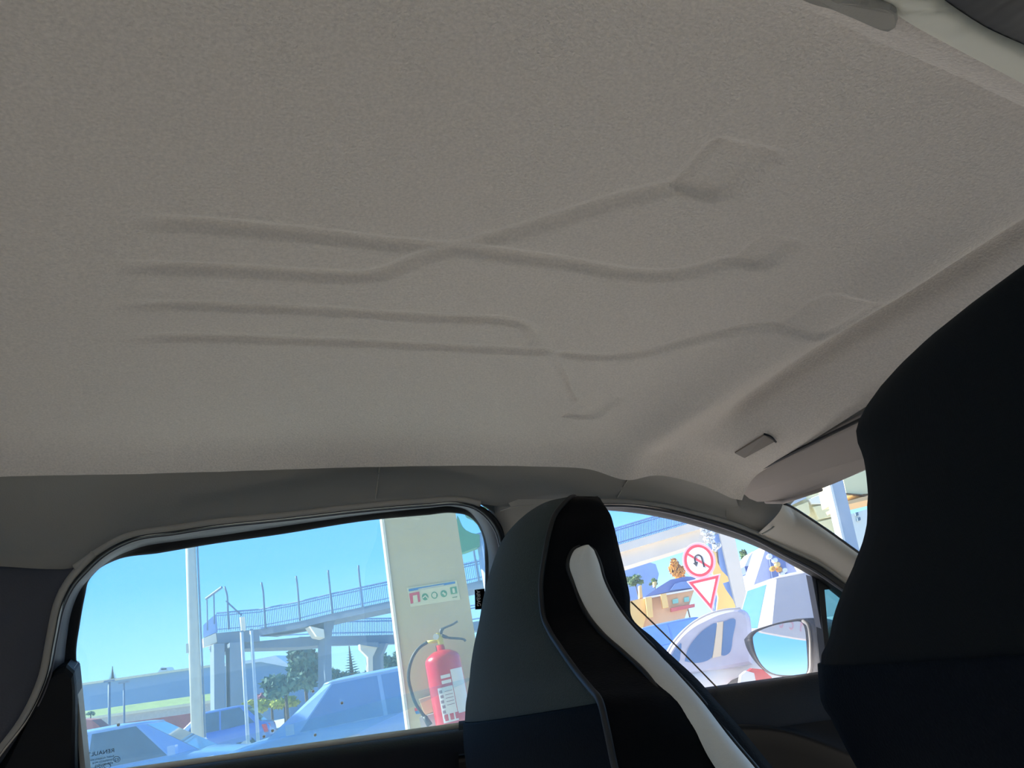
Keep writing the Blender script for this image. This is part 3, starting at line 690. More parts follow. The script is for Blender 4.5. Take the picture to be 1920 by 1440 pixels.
# forecourt canopy overhead (unseen, sized to keep light off the car's right side)
cnp = thing('station_canopy', 'unseen forecourt canopy overhead, sized to shade the right side of the car', 'canopy', (0, -3, 4.7))
obj('canopy_slab', *box((-2, -4.0, 4.95), 22, 15.6, .5, AXW), 'canopy_cream', cnp)

fa = thing('lettered_fascia', 'beige fascia with pink letters reflected in the top of the wing mirror', 'sign', (-8.2, 10.7, 0))
fr = np.array([-.68, .69, 0]); fr /= np.linalg.norm(fr); fs = np.cross(fr, UP); fc = mc+fr*13; FZ = 4.0
obj('fascia_board', *box(np.array([fc[0], fc[1], FZ+.75]), 9, .3, 1.5, (fs, fr, UP)), 'fascia', fa)
for u in (-3.6, 3.6): obj('mast', *tube([np.array([fc[0], fc[1], 0])+fs*u+fr*.0, np.array([fc[0], fc[1], FZ])+fs*u], .12, 10), 'canopy_grey', fa, smooth=True)
for k_, ch_ in enumerate('255PZA'): text_mesh('letter', ch_, .8, np.array([fc[0], fc[1], FZ+.30])-fr*.16+fs*(1.9-.75*k_), -fs, UP, 'fascia_letter', fa, .02)

struct(obj('light_block_wall', *box((-2, -3.2, 2.3), 18, .3, 4.6, AXW), 'concrete'), 'unseen wall added on the right of the car to block light')  # unseen blocker, added to cut light from the right
# ---- cream column with notices and the extinguisher
DC = 4.4
def ground_at(px, py, d): p = P(px, py, d); return np.array([p[0], p[1], 0.0])
c_fl = ground_at(749, 1200, DC); c_fr = ground_at(893, 1208, DC); c_bl = ground_at(739.5, 1200, DC+.42)
cv = c_bl-c_fl
poly = [c_fl, c_fr, c_fr+cv, c_bl]
colu = thing('forecourt_column', 'tall cream square column carrying the fire extinguisher', 'column', (c_fl+c_fr)/2)
CX = (c_fr-c_fl)/np.linalg.norm(c_fr-c_fl); CN = np.cross(CX, UP); CN = CN if CN @ HF < 0 else -CN   # outward normal of its front
obj('shaft', *prism([p+UP*.12 for p in poly], UP*4.58, 0), 'cream_column', colu)
big = [p+(p-sum(poly)/4)*.10 for p in poly]
obj('plinth', *prism(big, UP*.14, 0), 'concrete', colu)
e1 = [c_fl+UP*.12+CN*.002-CX*.001, c_fl+CN*.002+UP*4.6-CX*.001]
obj('sunlit_edge', *beam(e1[0], e1[1], .022, .012, CX), 'white', colu)  # white strip stands for sunlight on the column's left edge
def PC(x, y, off=0.0): return PN(x, y, CN, CN @ (c_fl-E)+off)            # on / in front of the column face
sgn = thing('safety_notice', 'pale safety notice with blue bar, red square and four green pictograms', 'sign', PC(810, 1112))
obj('board', *prism([PC(x, y, .006) for x, y in ((763, 1102), (856, 1088), (863, 1124), (770, 1138))], -CN*.005), 'sign_board', sgn)
def flat(name, px, m, parent, off, t=.002): return obj(name, *prism([PC(x, y, off) for x, y in px], -CN*t), m, parent)
flat('blue_bar', ((766, 1104.5), (853, 1090), (853.6, 1094), (766.5, 1109)), 'sign_blue', sgn, .009)
bx = resample([(786, 1104.4), (842, 1094.8)], 9, False)
flat('bar_lettering', ((784, 1104.2), (832, 1095.9), (832, 1097.2), (784, 1105.6)), 'sign_board', sgn, .0105)
rd = flat('red_pictogram', ((767, 1113), (786, 1109), (788, 1128), (770, 1132)), 'sign_red', sgn, .009)
flat('white_symbol', ((774, 1117), (782, 1115), (784, 1130), (775, 1131)), 'sign_board', rd, .011)
def picto(cx, cy, kind):
    a, b = (6.0, -1.0), (1.1, 6.5)
    q = lambda u, v: (cx+u*a[0]+v*b[0], cy+u*a[1]+v*b[1])
    g = flat('green_pictogram', [q(-1, -1), q(1, -1), q(1, 1), q(-1, 1)] if kind == 3 else [q(math.cos(t), math.sin(t)) for t in np.linspace(0, 2*math.pi, 18, endpoint=False)], 'sign_green', sgn, .009)
    if kind == 0: ws_ = [[q(-.9, .1), q(.2, -.5), q(.9, .6), q(.7, .8), q(.1, -.1), q(-.8, .4)]]
    elif kind == 1: ws_ = [[q(math.cos(t)*.72, math.sin(t)*.72) for t in np.linspace(.9, 5.9, 14)]]
    elif kind == 2: ws_ = [[q(-.6, -.2), q(.1, -.6), q(.1, -.3), q(.7, .1), q(.3, .7), q(-.2, .1)]]
    else: ws_ = [[q(-.35, -.6), q(.35, -.6), q(.35, .7), q(-.35, .7)]]
    for w_ in ws_: flat('pale_symbol', w_, 'sign_board', g, .011)
for i, (cx, cy) in enumerate(((797, 1119), (814.5, 1116), (832, 1113), (850.5, 1107))): picto(cx, cy, i)
flat('small_print', ((848, 1119.6), (857, 1118), (857.3, 1119.6), (848.3, 1121)), 'leaf_mid', sgn, .009)

# extinguisher
DE = DC-.17
xt = thing('fire_extinguisher', 'red fire extinguisher with black hose hung on the cream column', 'fire extinguisher', P(835, 1240, DE))
ax0 = P(829.5, 1236, DE); ax1 = P(858, 1388, DE); axd = ax1-ax0; axd /= np.linalg.norm(axd)
RAD = .094
def ring(p, r, n=40): 
    a = np.cross(axd, HF); a /= np.linalg.norm(a); b = np.cross(axd, a)
    return [p+r*(math.cos(t)*a+math.sin(t)*b) for t in np.linspace(0, 2*math.pi, n, endpoint=False)]
rows = [ring(ax0+axd*s, r) for s, r in ((-.072, .022), (-.045, .024), (-.043, .040), (-.036, .055), (-.022, .078), (-.006, .090), (.012, RAD), (.40, RAD), (.43, .088), (.44, .07))]
obj('cylinder', *loft(rows, True, True, True), 'ext_red', xt, smooth=True)
ea = np.cross(axd, HF); ea /= np.linalg.norm(ea); eb = np.cross(axd, ea)
ea = ea if ea @ RT > 0 else -ea; eb = -HF+axd*(HF @ axd); eb /= np.linalg.norm(eb)   # ea right, eb towards the lens
def patch(name, a0, a1, s0, s1, m, parent, off=.0012, skew=0.0):
    g = []
    for s in np.linspace(s0, s1, 2):
        g.append([ax0+axd*(s+skew*(t-a0))+(RAD+off)*(math.sin(t)*ea+math.cos(t)*eb) for t in np.linspace(a0, a1, 14)])
    return obj(name, *loft(g), m, parent)
lb = patch('label_text_block', -.42, .42, .135, .30, 'ext_label', xt)
patch('side_label', .45, 1.35, .06, .27, 'ext_label', xt)
for k in range(2): patch('heading_line', -.12, .40, .078+.026*k, .094+.026*k, 'ext_label', xt)
rd_ = random.Random(3)
cm('print_grey', (150, 120, 130), .6)
for k in range(5): patch('text_line', -.05, .36, .155+.016*k, .158+.016*k, 'print_grey', lb, .0018)
for k in range(6):
    patch('instruction_mark', -.36+.03*(k % 2), -.18+.03*(k % 2), .146+.024*k, .160+.024*k, 'print_grey', lb, .0018)
for k, a_ in enumerate((-.30, 0.0, .28)): patch('red_square', a_, a_+.2, .262, .292, 'ext_red', lb, .0020)
patch('lower_label', -.25, 1.2, .335, .41, 'ext_label', xt)
pg = patch('pictogram', -.05, .22, .352, .395, 'print_grey', xt, .0018)
patch('maker_mark', .42, .55, .36, .372, 'sign_red', xt, .0018)
vb = obj('valve', *join(cyl(P(826, 1204, DE), axd, .016, .05), cyl(P(823, 1192, DE), axd, .013, .03)), 'brass', xt, smooth=False)
vb['kind'] = 'stuff'
del vb['kind']
obj('gauge', *cyl(P(817.5, 1194, DE-.02), HF, .015, .02, 16), 'steel', xt)
obj('carry_handle', *tube(spline3([P(829, 1192, DE), P(842, 1196, DE), P(858, 1197, DE), P(870, 1199, DE), P(873, 1202, DE)], 14), [.009]*3+[.006]*11, 8), 'hose', xt, smooth=True)
obj('squeeze_lever', *tube(spline3([P(826, 1189, DE), P(828, 1181, DE), P(836, 1176, DE), P(848, 1171, DE), P(858, 1165, DE)], 14), [.010]*4+[.006]*10, 8), 'hose', xt, smooth=True)
obj('hose_coupling', *tube([P(821, 1202, DE), P(801, 1204, DE)], [.010, .008], 10), 'brass', xt, smooth=True)
hz = [P(802, 1204, DE), P(789, 1212, DE), P(776, 1228, DE-.01), P(768, 1250, DE-.01), P(766, 1272, DE), P(771, 1296, DE), P(781, 1322, DE), P(798, 1346, DE)]
hs = obj('hose', *tube(spline3(hz, 40), .0085, 10), 'hose', xt, smooth=True)
obj('nozzle', *tube([P(796, 1343, DE), P(806, 1360, DE)], [.012, .016], 10), 'hose', xt, smooth=True)
obj('bracket', *prism([P(x, y, DE+.04) for x, y in ((786, 1345), (812, 1338), (818, 1362), (790, 1368))], HF*.10), 'steel', xt)
bxo = thing('call_box', 'small beige box on the column behind the extinguisher hose', 'box', PC(798, 1322))
obj('casing', *prism([PC(x, y, .05) for x, y in ((785, 1311), (808, 1304), (815, 1335), (796, 1341))], -CN*.05, .004), 'house_tan', bxo)
st = thing('round_sticker', 'small red and blue sticker on the column left of the hose', 'sticker', PC(783, 1332))
flat('red_half', ((777, 1328), (788, 1325.5), (789, 1331.5), (778, 1333.5)), 'sign_red', st, .004)
flat('blue_half', ((778, 1333.6), (789, 1331.6), (790, 1337.5), (780, 1339)), 'sign_blue', st, .004)

# ---- green curved totem fascia beyond the column
gt = thing('green_fascia', 'green curved totem panel glimpsed right of the cream column top', 'sign', ground_at(904, 1030, 22))
obj('lower_panel', *pprism([(857, 966), (861, 976), (866, 986), (874, 994), (884, 999), (899, 1002), (899, 1024), (870, 1035), (850, 1040)], 22, .4), 'canopy_green', gt)
obj('upper_panel', *pprism([(872, 967), (884, 972), (895, 983), (900, 994), (912, 1000), (912, 950), (872, 950)], 22, .4), 'canopy_green', gt)
obj('totem_mast', *tube([ground_at(904, 1030, 22.2), P(900, 1000, 22.2)], .14, 12), 'canopy_grey', gt, smooth=True)

# ---- street furniture on the left
lp = thing('lamp_post', 'tall cream lamp post standing in front of the footbridge', 'lamp post', ground_at(372, 1420, 14))
tp = ground_at(372, 1420, 14)
obj('pole', *tube([tp, tp+UP*3, tp+UP*7.5], [.105, .095, .075], 16), 'pole', lp, smooth=True)
obj('cable_duct', *tube([tp+RT*.135, tp+RT*.125+UP*7.2], .016, 6), 'rail_grey', lp, smooth=True)
obj('inspection_box', *box(P(357, 1215, 14), .10, .12, .16), 'pole', lp)
obj('base_plate', *box(tp+UP*.03, .4, .4, .06), 'steel', lp)
obj('lamp_arm', *tube(spline3([tp+UP*7.4, tp+UP*7.8-RT*.3, tp+UP*7.95-RT*1.2], 12), .04, 8), 'pole', lp, smooth=True)
obj('lamp_head', *box(tp+UP*7.95-RT*1.45, .6, .22, .12), 'steel', lp)
for (x, y0, lab) in ((461, 1184, 'pale post standing for a glass reflection, left one of the pair before the footbridge'), (480, 1181, 'pale post standing for a glass reflection, right one of the pair before the footbridge')):
    g = ground_at(x+4, 1390, 13.6); t = thing('reflection_post', lab, 'post', g, 'pale reflection posts before the footbridge')  # reflection streaks on the glass, built as upright posts
    hgt = P(x-3, y0, 13.6)[2]
    obj('pole', *tube([g, g+UP*hgt], .030, 10), 'steel', t, smooth=True)
    obj('pole_cap', *cyl(g+UP*(hgt+.01), UP, .034, .02, 10), 'rail_grey', t)
    obj('base_plate', *box(g+UP*.015, .10, .10, .03), 'steel', t)
for x, y0, lab in ((205, 1277, 'thin dark street pole left in front of the long blue wall'), (233, 1279, 'thin dark street pole right in front of the long blue wall')):
    g = ground_at(x, 1365, 42); t = thing('street_pole', lab, 'pole', g, 'thin poles before the blue wall')
    h_ = P(x, y0, 42)[2]; obj('mast', *tube([g, g+UP*h_], .07 if x < 220 else .05, 8), 'rail_grey', t, smooth=True); obj('luminaire', *box(g+UP*h_, .5, .2, .1), 'rail_grey', t)

# ---- long wall, bank and kerb across the street
wl = thing('noise_barrier', 'long pale blue barrier wall on the far side of the street', 'wall', P(260, 1330, 60))
obj('wall_panel', *pprism([(110, 1290), (412, 1247), (412, 1420), (110, 1420)], 60, 1.0), 'wall_blue', wl)
obj('coping', *pprism([(110, 1287), (412, 1244), (412, 1248), (110, 1291)], 59.8, 1.4), 'kerb', wl)
bk_ = thing('grass_bank', 'sloping green bank below the long blue wall', 'bank', P(260, 1330, 52))
obj('turf', *loft([[P(x, y, 54) for x, y in ((110, 1340), (412, 1298))], [P(x, y, 50) for x, y in ((110, 1352), (412, 1312))], [P(x, y, 50) for x, y in ((110, 1440), (412, 1400))], [P(x, y, 54) for x, y in ((110, 1440), (412, 1400))]], True, True, True), 'grass', bk_)
obj('kerb', *pprism([(110, 1352), (412, 1311), (412, 1316), (110, 1357)], 49.6, .5), 'kerb', bk_)
obj('lower_verge', *pprism([(110, 1357), (412, 1316), (412, 1400), (110, 1420)], 49.7, .4), 'rock', bk_)
for k, (px, lab) in enumerate((([(150, 1349), (172, 1350), (202, 1374), (202, 1560), (150, 1560)], 'brick red bank piece at the left edge of the rear window'), ([(234, 1355), (362, 1337), (412, 1330), (412, 1560), (234, 1560)], 'long brick red bank behind the parked cars'))):
    t = thing('red_bank', lab, 'bank', P(px[0][0]+10, 1380, 40)); obj('bank_face', *pprism(px, 40+k, .8, .0), 'red_bank', t)
hl = thing('gabled_hall', 'blue grey hall with a gabled end behind the footbridge posts', 'building', P(512, 1260, 56))
obj('hall_wall', *pprism([(412, 1247), (488, 1238), (540, 1249), (545, 1345), (412, 1370)], 56, 8), 'wall_blue', hl)
obj('hall_roof', *pprism([(410, 1245), (487, 1235), (516, 1229), (543, 1247), (541, 1251), (488, 1241), (412, 1250)], 55.7, 8.6), 'white_wall', hl)
ht = thing('roof_hut', 'tiny pale roof vent on top of the long blue wall', 'roof vent', P(306, 1256, 62)); obj('vent_box', *pprism([(295, 1262), (302, 1251), (312, 1251), (318, 1259)], 62, 1), 'white_wall', ht); obj('vent_slot', *pprism([(302, 1253.5), (311, 1253), (311, 1255.5), (302, 1256)], 61.9, .2), 'sign_black', ht)

# ---- trees and shrubs
def crown(c, rx, ry, rz, n, leaf, seed, flat_=0.0):
    r = random.Random(seed); V = []; F = []
    blobs = [(np.array([r.uniform(-.6, .6)*rx, r.uniform(-.6, .6)*ry, r.uniform(-.5, .6)*rz]), r.uniform(.35, .6)) for _ in range(9)]
    for i in range(n):
        b, s = blobs[r.randrange(9)]
        d = np.array([r.gauss(0, 1), r.gauss(0, 1), r.gauss(0, 1)]); d /= np.linalg.norm(d)
        p = np.array(c)+b+d*np.array([rx, ry, rz])*s*(r.random()**.35)
        a = np.array([r.gauss(0, 1), r.gauss(0, 1), r.gauss(0, 1)]); a /= np.linalg.norm(a); q = np.cross(a, d); q /= max(np.linalg.norm(q), 1e-6)
        k = len(V); l = leaf*r.uniform(.6, 1.3)
        V += [p-a*l, p+q*l*.5, p+a*l, p-q*l*.5]; F.append((k, k+1, k+2, k+3))
    return V, F
def tree(px, d, wpx, hpx, m, label, n=700, seed=1, cat='tree', name='tree', group=None):
    """px = centre of the crown in the photograph"""
    s = d/1500.0; c = P(px[0], px[1], d); g = np.array([c[0], c[1], 0]); rx, rz = wpx*s/2, hpx*s/2
    t = thing(name, label, cat, g, group)
    V, F = crown(c, rx, rx, rz, int(n*1.8), max(rx, rz)*.17, seed)
    o = obj('foliage', V, F, m, t); o['kind'] = 'stuff'
    obj('trunk', *tube([g, g*.5+c*.5, c], [max(.06, rx*.09), max(.05, rx*.08), max(.03, rx*.05)], 8), 'bark', t, smooth=True)
tree((170, 1338), 44, 16, 10, 'leaf_dark', 'small dark bushy tree at the left edge of the rear window', 300, 2)
tree((570, 1252), 46, 74, 80, 'leaf_dark', 'big rounded dark tree left of the bridge pier', 1300, 3)
tree((535, 1288), 30, 80, 46, 'leaf_dark', 'low dark shrub mound in front of the gabled hall', 1200, 4, 'shrub', 'shrub')
tree((480, 1325), 33, 54, 24, 'leaf_yellow', 'yellow green shrub behind the pale reflection posts', 900, 5, 'shrub', 'shrub')
tree((533, 1318), 33, 54, 22, 'leaf_yellow', 'yellow green shrub left of the light blue car', 900, 6, 'shrub', 'shrub')
tree((508, 1304), 37, 60, 18, 'leaf_mauve', 'mauve flowering shrub above the yellow green shrubs', 900, 7, 'shrub', 'shrub')
tree((640, 1270), 56, 60, 34, 'leaf_dark', 'dark hedge mound between bridge pier and small conifer', 900, 8, 'shrub', 'shrub')
tree((683, 1272), 60, 56, 30, 'leaf_dark', 'dark hedge mound right of the small conifer', 900, 9, 'shrub', 'shrub')
tree((731, 1248), 46, 44, 50, 'leaf_dark', 'dark tree beside the cream column edge', 1000, 10)
def conifer(px, d, hpx, wpx, label, seed):
    s = d/1500.0; base_ = P(px[0], px[1], d); H = hpx*s; Wd = wpx*s/2; g = np.array([base_[0], base_[1], 0]); r = random.Random(seed)
    t = thing('conifer', label, 'tree', g); obj('trunk', *tube([g, base_, base_+UP*H], [.16, .12, .02], 8), 'bark', t, smooth=True)
    V = []; F = []
    for k in range(11):
        z = H*(.04+.93*k/11); R_ = Wd*(1-k/11.5)
        for j in range(9):
            a = j*2*math.pi/9+k*.6+r.uniform(-.2, .2); d_ = np.array([math.cos(a), math.sin(a), 0]); tip = base_+UP*(z+R_*.12)+d_*R_*r.uniform(.8, 1.1); b0 = base_+UP*z; sd_ = np.cross(d_, UP)*R_*.22
            i = len(V); mid = b0*.5+tip*.5; V += [b0, mid+sd_-UP*R_*.08, tip, mid-sd_-UP*R_*.08, mid+UP*R_*.06]; F += [(i, i+1, i+4), (i+1, i+2, i+4), (i+2, i+3, i+4), (i+3, i, i+4)]
    o = obj('foliage', V, F, 'leaf_dark', t); o['kind'] = 'stuff'
conifer((660, 1265), 45, 56, 32, 'tiered grey green conifer between the two bridge piers', 3)
conifer((211, 1276), 64, 26, 17, 'tiny tiered conifer rising above the long blue wall', 4)
# ---- footbridge ramp (left window)
fb = thing('footbridge', 'blue grey footbridge ramp with railings and tall curved posts', 'footbridge', ground_at(612, 1275, 32))
VB_ = HF*1.0-RT*.62; VB_ /= np.linalg.norm(VB_)
LINE = [(484, 1180, 34), (560, 1165.5, 33.4), (612, 1152.5, 33), (740, 1125, 32), (925, 1083, 30.8)]
def on_line(x, dy=0.0, back=0.0):
    xs = [a[0] for a in LINE]; return P(x, np.interp(x, xs, [a[1] for a in LINE])+dy, np.interp(x, xs, [a[2] for a in LINE]))+HF*back
rows = []
for x in (484, 560, 612, 680, 740, 830, 925):
    a = on_line(x); rows.append([a, a+HF*2.2, a+HF*2.2-UP*.27, a-UP*.27])
obj('ramp_deck', *loft(rows, True, True, True), 'bridge_paint', fb)
lnd = [P(406, 1187, 34), P(486, 1179.5, 34)]
obj('landing', *prism([P(406, 1187, 34), P(486, 1179.5, 34), P(487, 1203, 34), P(408, 1206, 34)], VB_*2.6), 'bridge_paint', fb)
obj('landing_girder', *prism([P(408, 1205, 34.2), P(487, 1202, 34.2), P(560, 1195, 34.2), P(620, 1190, 34.2), P(620, 1208, 34.2), P(560, 1213, 34.2), P(452, 1216, 34.2), P(452, 1222, 34.2), P(408, 1222, 34.2)], VB_*1.5), 'bridge_paint', fb)
for px in ([(401, 1207), (421, 1206), (423, 1420), (403, 1420)], [(431, 1205), (454, 1203), (457, 1420), (434, 1420)], [(606, 1158), (632, 1152), (624, 1180), (621, 1196), (625, 1420), (611, 1420), (609, 1200)]):
    obj('pier', *prism([P(x, y, 33.3) for x, y in px], VB_*1.1), 'bridge_paint', fb)
obj('corbel', *prism([P(x, y, 33.1) for x, y in ((581, 1174), (607, 1180), (609, 1196), (594, 1193))], VB_*.8), 'bridge_cream', fb)
obj('newel', *prism([P(x, y, 33.6) for x, y in ((451, 1157), (459, 1156), (461, 1182), (453, 1183))], VB_*.3), 'bridge_cream', fb)
obj('end_panel', *prism([P(x, y, 34.1) for x, y in ((381, 1172), (403, 1152), (405, 1186), (381, 1196))], HF*.12), 'building_blue', fb)
obj('end_fascia', *prism([P(x, y, 34.0) for x, y in ((381, 1197), (405, 1187), (407, 1204), (382, 1213))], VB_*.8), 'bridge_cream', fb)
for dy, r in ((-37, .035), (-32, .02), (-6, .022)):
    pts = [P(406, 1186+dy*.98, 33.9), P(452, 1182.5+dy, 33.9)]+[on_line(x, dy) for x in (486, 560, 612, 680, 740, 830, 925)]
    obj('handrail', *tube(pts, r, 6), 'rail_blue', fb)
bal = []
for x in np.arange(408, 924, 3.4):
    if x < 486: a = P(x, 1186-.09*(x-406), 33.9); 
    else: a = on_line(x)
    bal.append(beam(a, a+UP*.82, .022, .022, HF))
o = obj('balusters', *join(*bal), 'rail_blue', fb); o['kind'] = 'stuff'
for x, y0, y1, d in ((421, 1100, 1180, 33.9), (490, 1092, 1178, 33.8), (555, 1080, 1164, 33.3), (615, 1069, 1150, 32.9), (672, 1060, 1138, 32.5), (865, 1020, 1096, 31), (890, 1014, 1090, 30.9)):
    b0 = P(x+8, y1, d); q = b0.copy(); top = P(x, y0, d); kn = np.array([b0[0], b0[1], top[2]-.35])
    obj('tall_post', *tube(spline3([b0, b0*.5+kn*.5, kn, top], 14), .045, 6), 'rail_grey', fb, smooth=True)
obj('top_cable', *tube([P(386, 1123, 34.2), P(416, 1101, 34.0)], .06, 6), 'rail_grey', fb); obj('stay', *tube([P(424, 1127, 33.9), P(453, 1154, 33.8)], .035, 6), 'rail_grey', fb)
for x, y in ((388, 1124), (401, 1112)): obj('fence_post', *tube([P(x, y, 34.1), P(x+1, y+58, 34.1)], .03, 6), 'rail_grey', fb)
# lower walkway further back
lw_ = thing('lower_walkway', 'lower level walkway with dense railing behind the ramp', 'footbridge', ground_at(700, 1270, 40))
obj('walkway_deck', *prism([P(x, y, 40) for x, y in ((560, 1194), (740, 1190), (925, 1160), (925, 1177), (740, 1207), (560, 1212))], HF*2), 'bridge_paint', lw_)
obj('pier', *prism([P(x, y, 39.2) for x, y in ((675, 1208), (708, 1213), (699, 1232), (702, 1420), (692, 1420), (690, 1232), (676, 1218))], VB_*.3), 'bridge_cream', lw_)  # cream carries the sunlight on the pier's lit face
obj('pier_shaded_side', *prism([P(x, y, 39.5) for x, y in ((706, 1207), (724, 1206), (714, 1229), (718, 1420), (701, 1420), (699, 1232))], HF*.6), 'bridge_paint', lw_)  # shaded side of that pier, shade put into its colour
obj('pier_cap', *prism([P(x, y, 39.1) for x, y in ((676, 1204), (706, 1204), (709, 1214), (676, 1209))], HF*.9), 'bridge_paint', lw_)
for dy in (-31, -26, -5): obj('handrail', *tube([P(488, 1196+dy*.6, 40), P(620, 1192+dy, 40), P(740, 1190+dy, 40), P(925, 1160+dy, 40)], .035, 6), 'rail_blue', lw_)
o = obj('balusters', *join(*[beam(P(x, np.interp(x, (560, 740, 925), (1193, 1190, 1160)), 40), P(x, np.interp(x, (560, 740, 925), (1165, 1160, 1130)), 40), .035, .035, HF) for x in np.arange(600, 740, 3.2)]), 'rail_blue', lw_); o['kind'] = 'stuff'

# ---- right window: bridge span and pillars
bs = thing('bridge_span', 'cream bridge girder with blue railing seen through the front window', 'footbridge', ground_at(1372, 1110, 27))
obj('upper_fascia', *prism([P(x, y, 27) for x, y in ((1100, 1040), (1162, 1021), (1287, 983), (1330, 970), (1330, 985), (1312, 992), (1168, 1034), (1100, 1054))], HF*2), 'bridge_cream', bs)
obj('lower_girder', *prism([P(x, y, 27.25) for x, y in ((1100, 1053), (1168, 1033), (1330, 984), (1330, 1014), (1284, 1027), (1173, 1062), (1100, 1084))], HF*1.6), 'bridge_cream', bs)
for dy, r in ((-33, .03), (-28, .02), (-4, .02)): obj('handrail', *tube([P(1100, 1040+dy, 27), P(1162, 1021+dy, 27), P(1330, 970+dy, 27)], r, 6), 'rail_blue', bs)
o = obj('balusters', *join(*[beam(P(x, 1021-.304*(x-1162), 27), P(x, 1021-.304*(x-1162)-32, 27), .03, .03, HF) for x in np.arange(1104, 1320, 3.1)]), 'rail_blue', bs); o['kind'] = 'stuff'
obj('pillar', *prism([P(x, y, 26.8) for x, y in ((1346, 985), (1373, 985), (1480, 1500), (1462, 1500))], HF*.8), 'bridge_cream', bs)
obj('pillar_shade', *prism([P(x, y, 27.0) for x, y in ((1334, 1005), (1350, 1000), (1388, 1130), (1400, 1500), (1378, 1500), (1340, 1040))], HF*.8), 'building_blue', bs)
yb = thing('cream_screen', 'pale yellow jagged screen behind the round road sign', 'screen', ground_at(1350, 1140, 20))
obj('screen_panel', *pprism([(1150+a/6.545, 960+b/6.545) for a, b in ((1220, 470), (1262, 500), (1280, 620), (1330, 720), (1405, 795), (1420, 850), (1342, 872), (1380, 950), (1470, 1080), (1500, 1160), (1560, 3000), (1400, 3000), (1290, 1050), (1215, 720))], 20, .15), 'house_yellow', yb)
cs = thing('climbing_plant', 'white flowered climber beside the cream bridge pillar above the signs', 'plant', ground_at(1340, 1150, 25.6))
obj('stem', *tube([ground_at(1340, 1150, 25.6), P(1343, 1026, 25.6), P(1322, 990, 25.6)], [.05, .04, .02], 6), 'bark', cs)
for i, (x, y, a, b) in enumerate(((1322, 996, 9, 8), (1333, 1004, 8, 7), (1328, 1013, 9, 8), (1343, 1026, 10, 9))):
    V, F = crown(P(x, y, 25.4), a*25/1500, .15, b*25/1500, 400, .06, 20+i); o = obj('blossom', V, F, 'white_wall', cs); o['kind'] = 'stuff'

# ---- road signs on one post
rs_ = thing('road_sign', 'no U turn disc above a red bordered give way triangle on one post', 'road sign', ground_at(1340, 1180, 15))
SX = RT*math.cos(.62)-HF*math.sin(.62); SN = np.cross(SX, UP); SN = SN if SN @ HF < 0 else -SN
ctr_ = P(1310, 1051, 15)
sp = lambda u, v, off=0: ctr_+SX*u+UP*v+SN*off
circ = lambda r, off, n=40: [sp(r*math.cos(t), r*math.sin(t), off) for t in np.linspace(0, 2*math.pi, n, endpoint=False)]
dsc = obj('disc', *prism(circ(.335, .0), -SN*.012), 'white', rs_)
def annulus(r0, r1, off): return loft([circ(r0, off-.002), circ(r0, off), circ(r1, off), circ(r1, off-.002)], True)
cm('sign_pink', (240, 150, 165), .5)
obj('red_ring', *annulus(.245, .295, .004), 'sign_red', dsc); obj('rim', *annulus(.30, .33, .003), 'sign_pink', dsc)
obj('slash', *beam(sp(-.20, .18, .006), sp(.20, -.18, .006), .045, .002, SN), 'sign_red', dsc)
ar_ = [sp(.075, -.14, .004), sp(.075, .03, .004)]+[sp(.075*math.cos(t), .03+.075*math.sin(t), .004) for t in np.linspace(.3, math.pi, 9)]+[sp(-.075, -.02, .004)]
obj('turn_arrow', *tube(ar_, .016, 6), 'sign_black', dsc); obj('arrow_head', *prism([sp(-.13, -.02, .006), sp(-.02, -.02, .006), sp(-.075, -.10, .006)], -SN*.004), 'sign_black', dsc)
t0 = P(1319, 1084, 15); tq = lambda u, v, off=0: t0+SX*u+UP*v+SN*off
TR_ = lambda s, off: [tq(-.335*s, -.19+.19*s, off), tq(.335*s, -.19+.19*s, off), tq(0, -.19-.40*s, off)]
trg = obj('triangle', *prism(resample(np.array(TR_(1.06, 0)+TR_(1.06, 0)[:1]), 31, False)[:-1], -SN*.012), 'white', rs_)
obj('red_border', *loft([TR_(.70, .002), TR_(.70, .004), TR_(.93, .004), TR_(.93, .002)], True), 'sign_red', trg)
obj('rim', *loft([TR_(.94, .002), TR_(.94, .003), TR_(1.02, .003), TR_(1.02, .002)], True), 'sign_pink', trg)
gpt = t0-SN*.05; obj('post', *tube([np.array([gpt[0], gpt[1], 0]), np.array([gpt[0], gpt[1], ctr_[2]+.2])], .03, 10), 'steel', rs_, smooth=True)

# ---- house and other buildings through the front window
q6 = lambda L: [(1150+a/6.545, 960+b/6.545) for a, b in L]
hs_ = thing('yellow_house', 'yellow house with blue slate roof and teal windows beyond the signs', 'house', ground_at(1250, 1150, 45))
obj('wall', *pprism(q6([(150, 1105), (480, 1030), (660, 988), (1000, 935), (1000, 3000), (150, 3000)]), 45, 7), 'house_tan', hs_)
obj('porch_wall', *pprism(q6([(150, 1110), (470, 1035), (480, 3000), (150, 3000)]), 44.5, .4), 'house_yellow', hs_)
for L in ([(395, 1050), (470, 1040), (490, 1290), (420, 1300)], [(580, 1010), (650, 1000), (680, 1170), (610, 1180)]): obj('porch_pillar', *pprism(q6(L), 44.2, .5), 'house_yellow', hs_)
obj('roof', *prism([P(x, y, 44.6) for x, y in q6([(380, 1045), (540, 930), (700, 830), (900, 790), (1010, 800), (1010, 940), (660, 985)])], HF*8), 'roof_slate', hs_)
obj('roof_gable', *pprism(q6([(700, 960), (760, 880), (830, 855), (960, 850), (990, 930)]), 44.4, .4), 'rail_blue', hs_)
obj('eaves', *pprism(q6([(380, 1045), (1010, 935), (1010, 952), (380, 1065)]), 44.3, .5), 'white_wall', hs_)
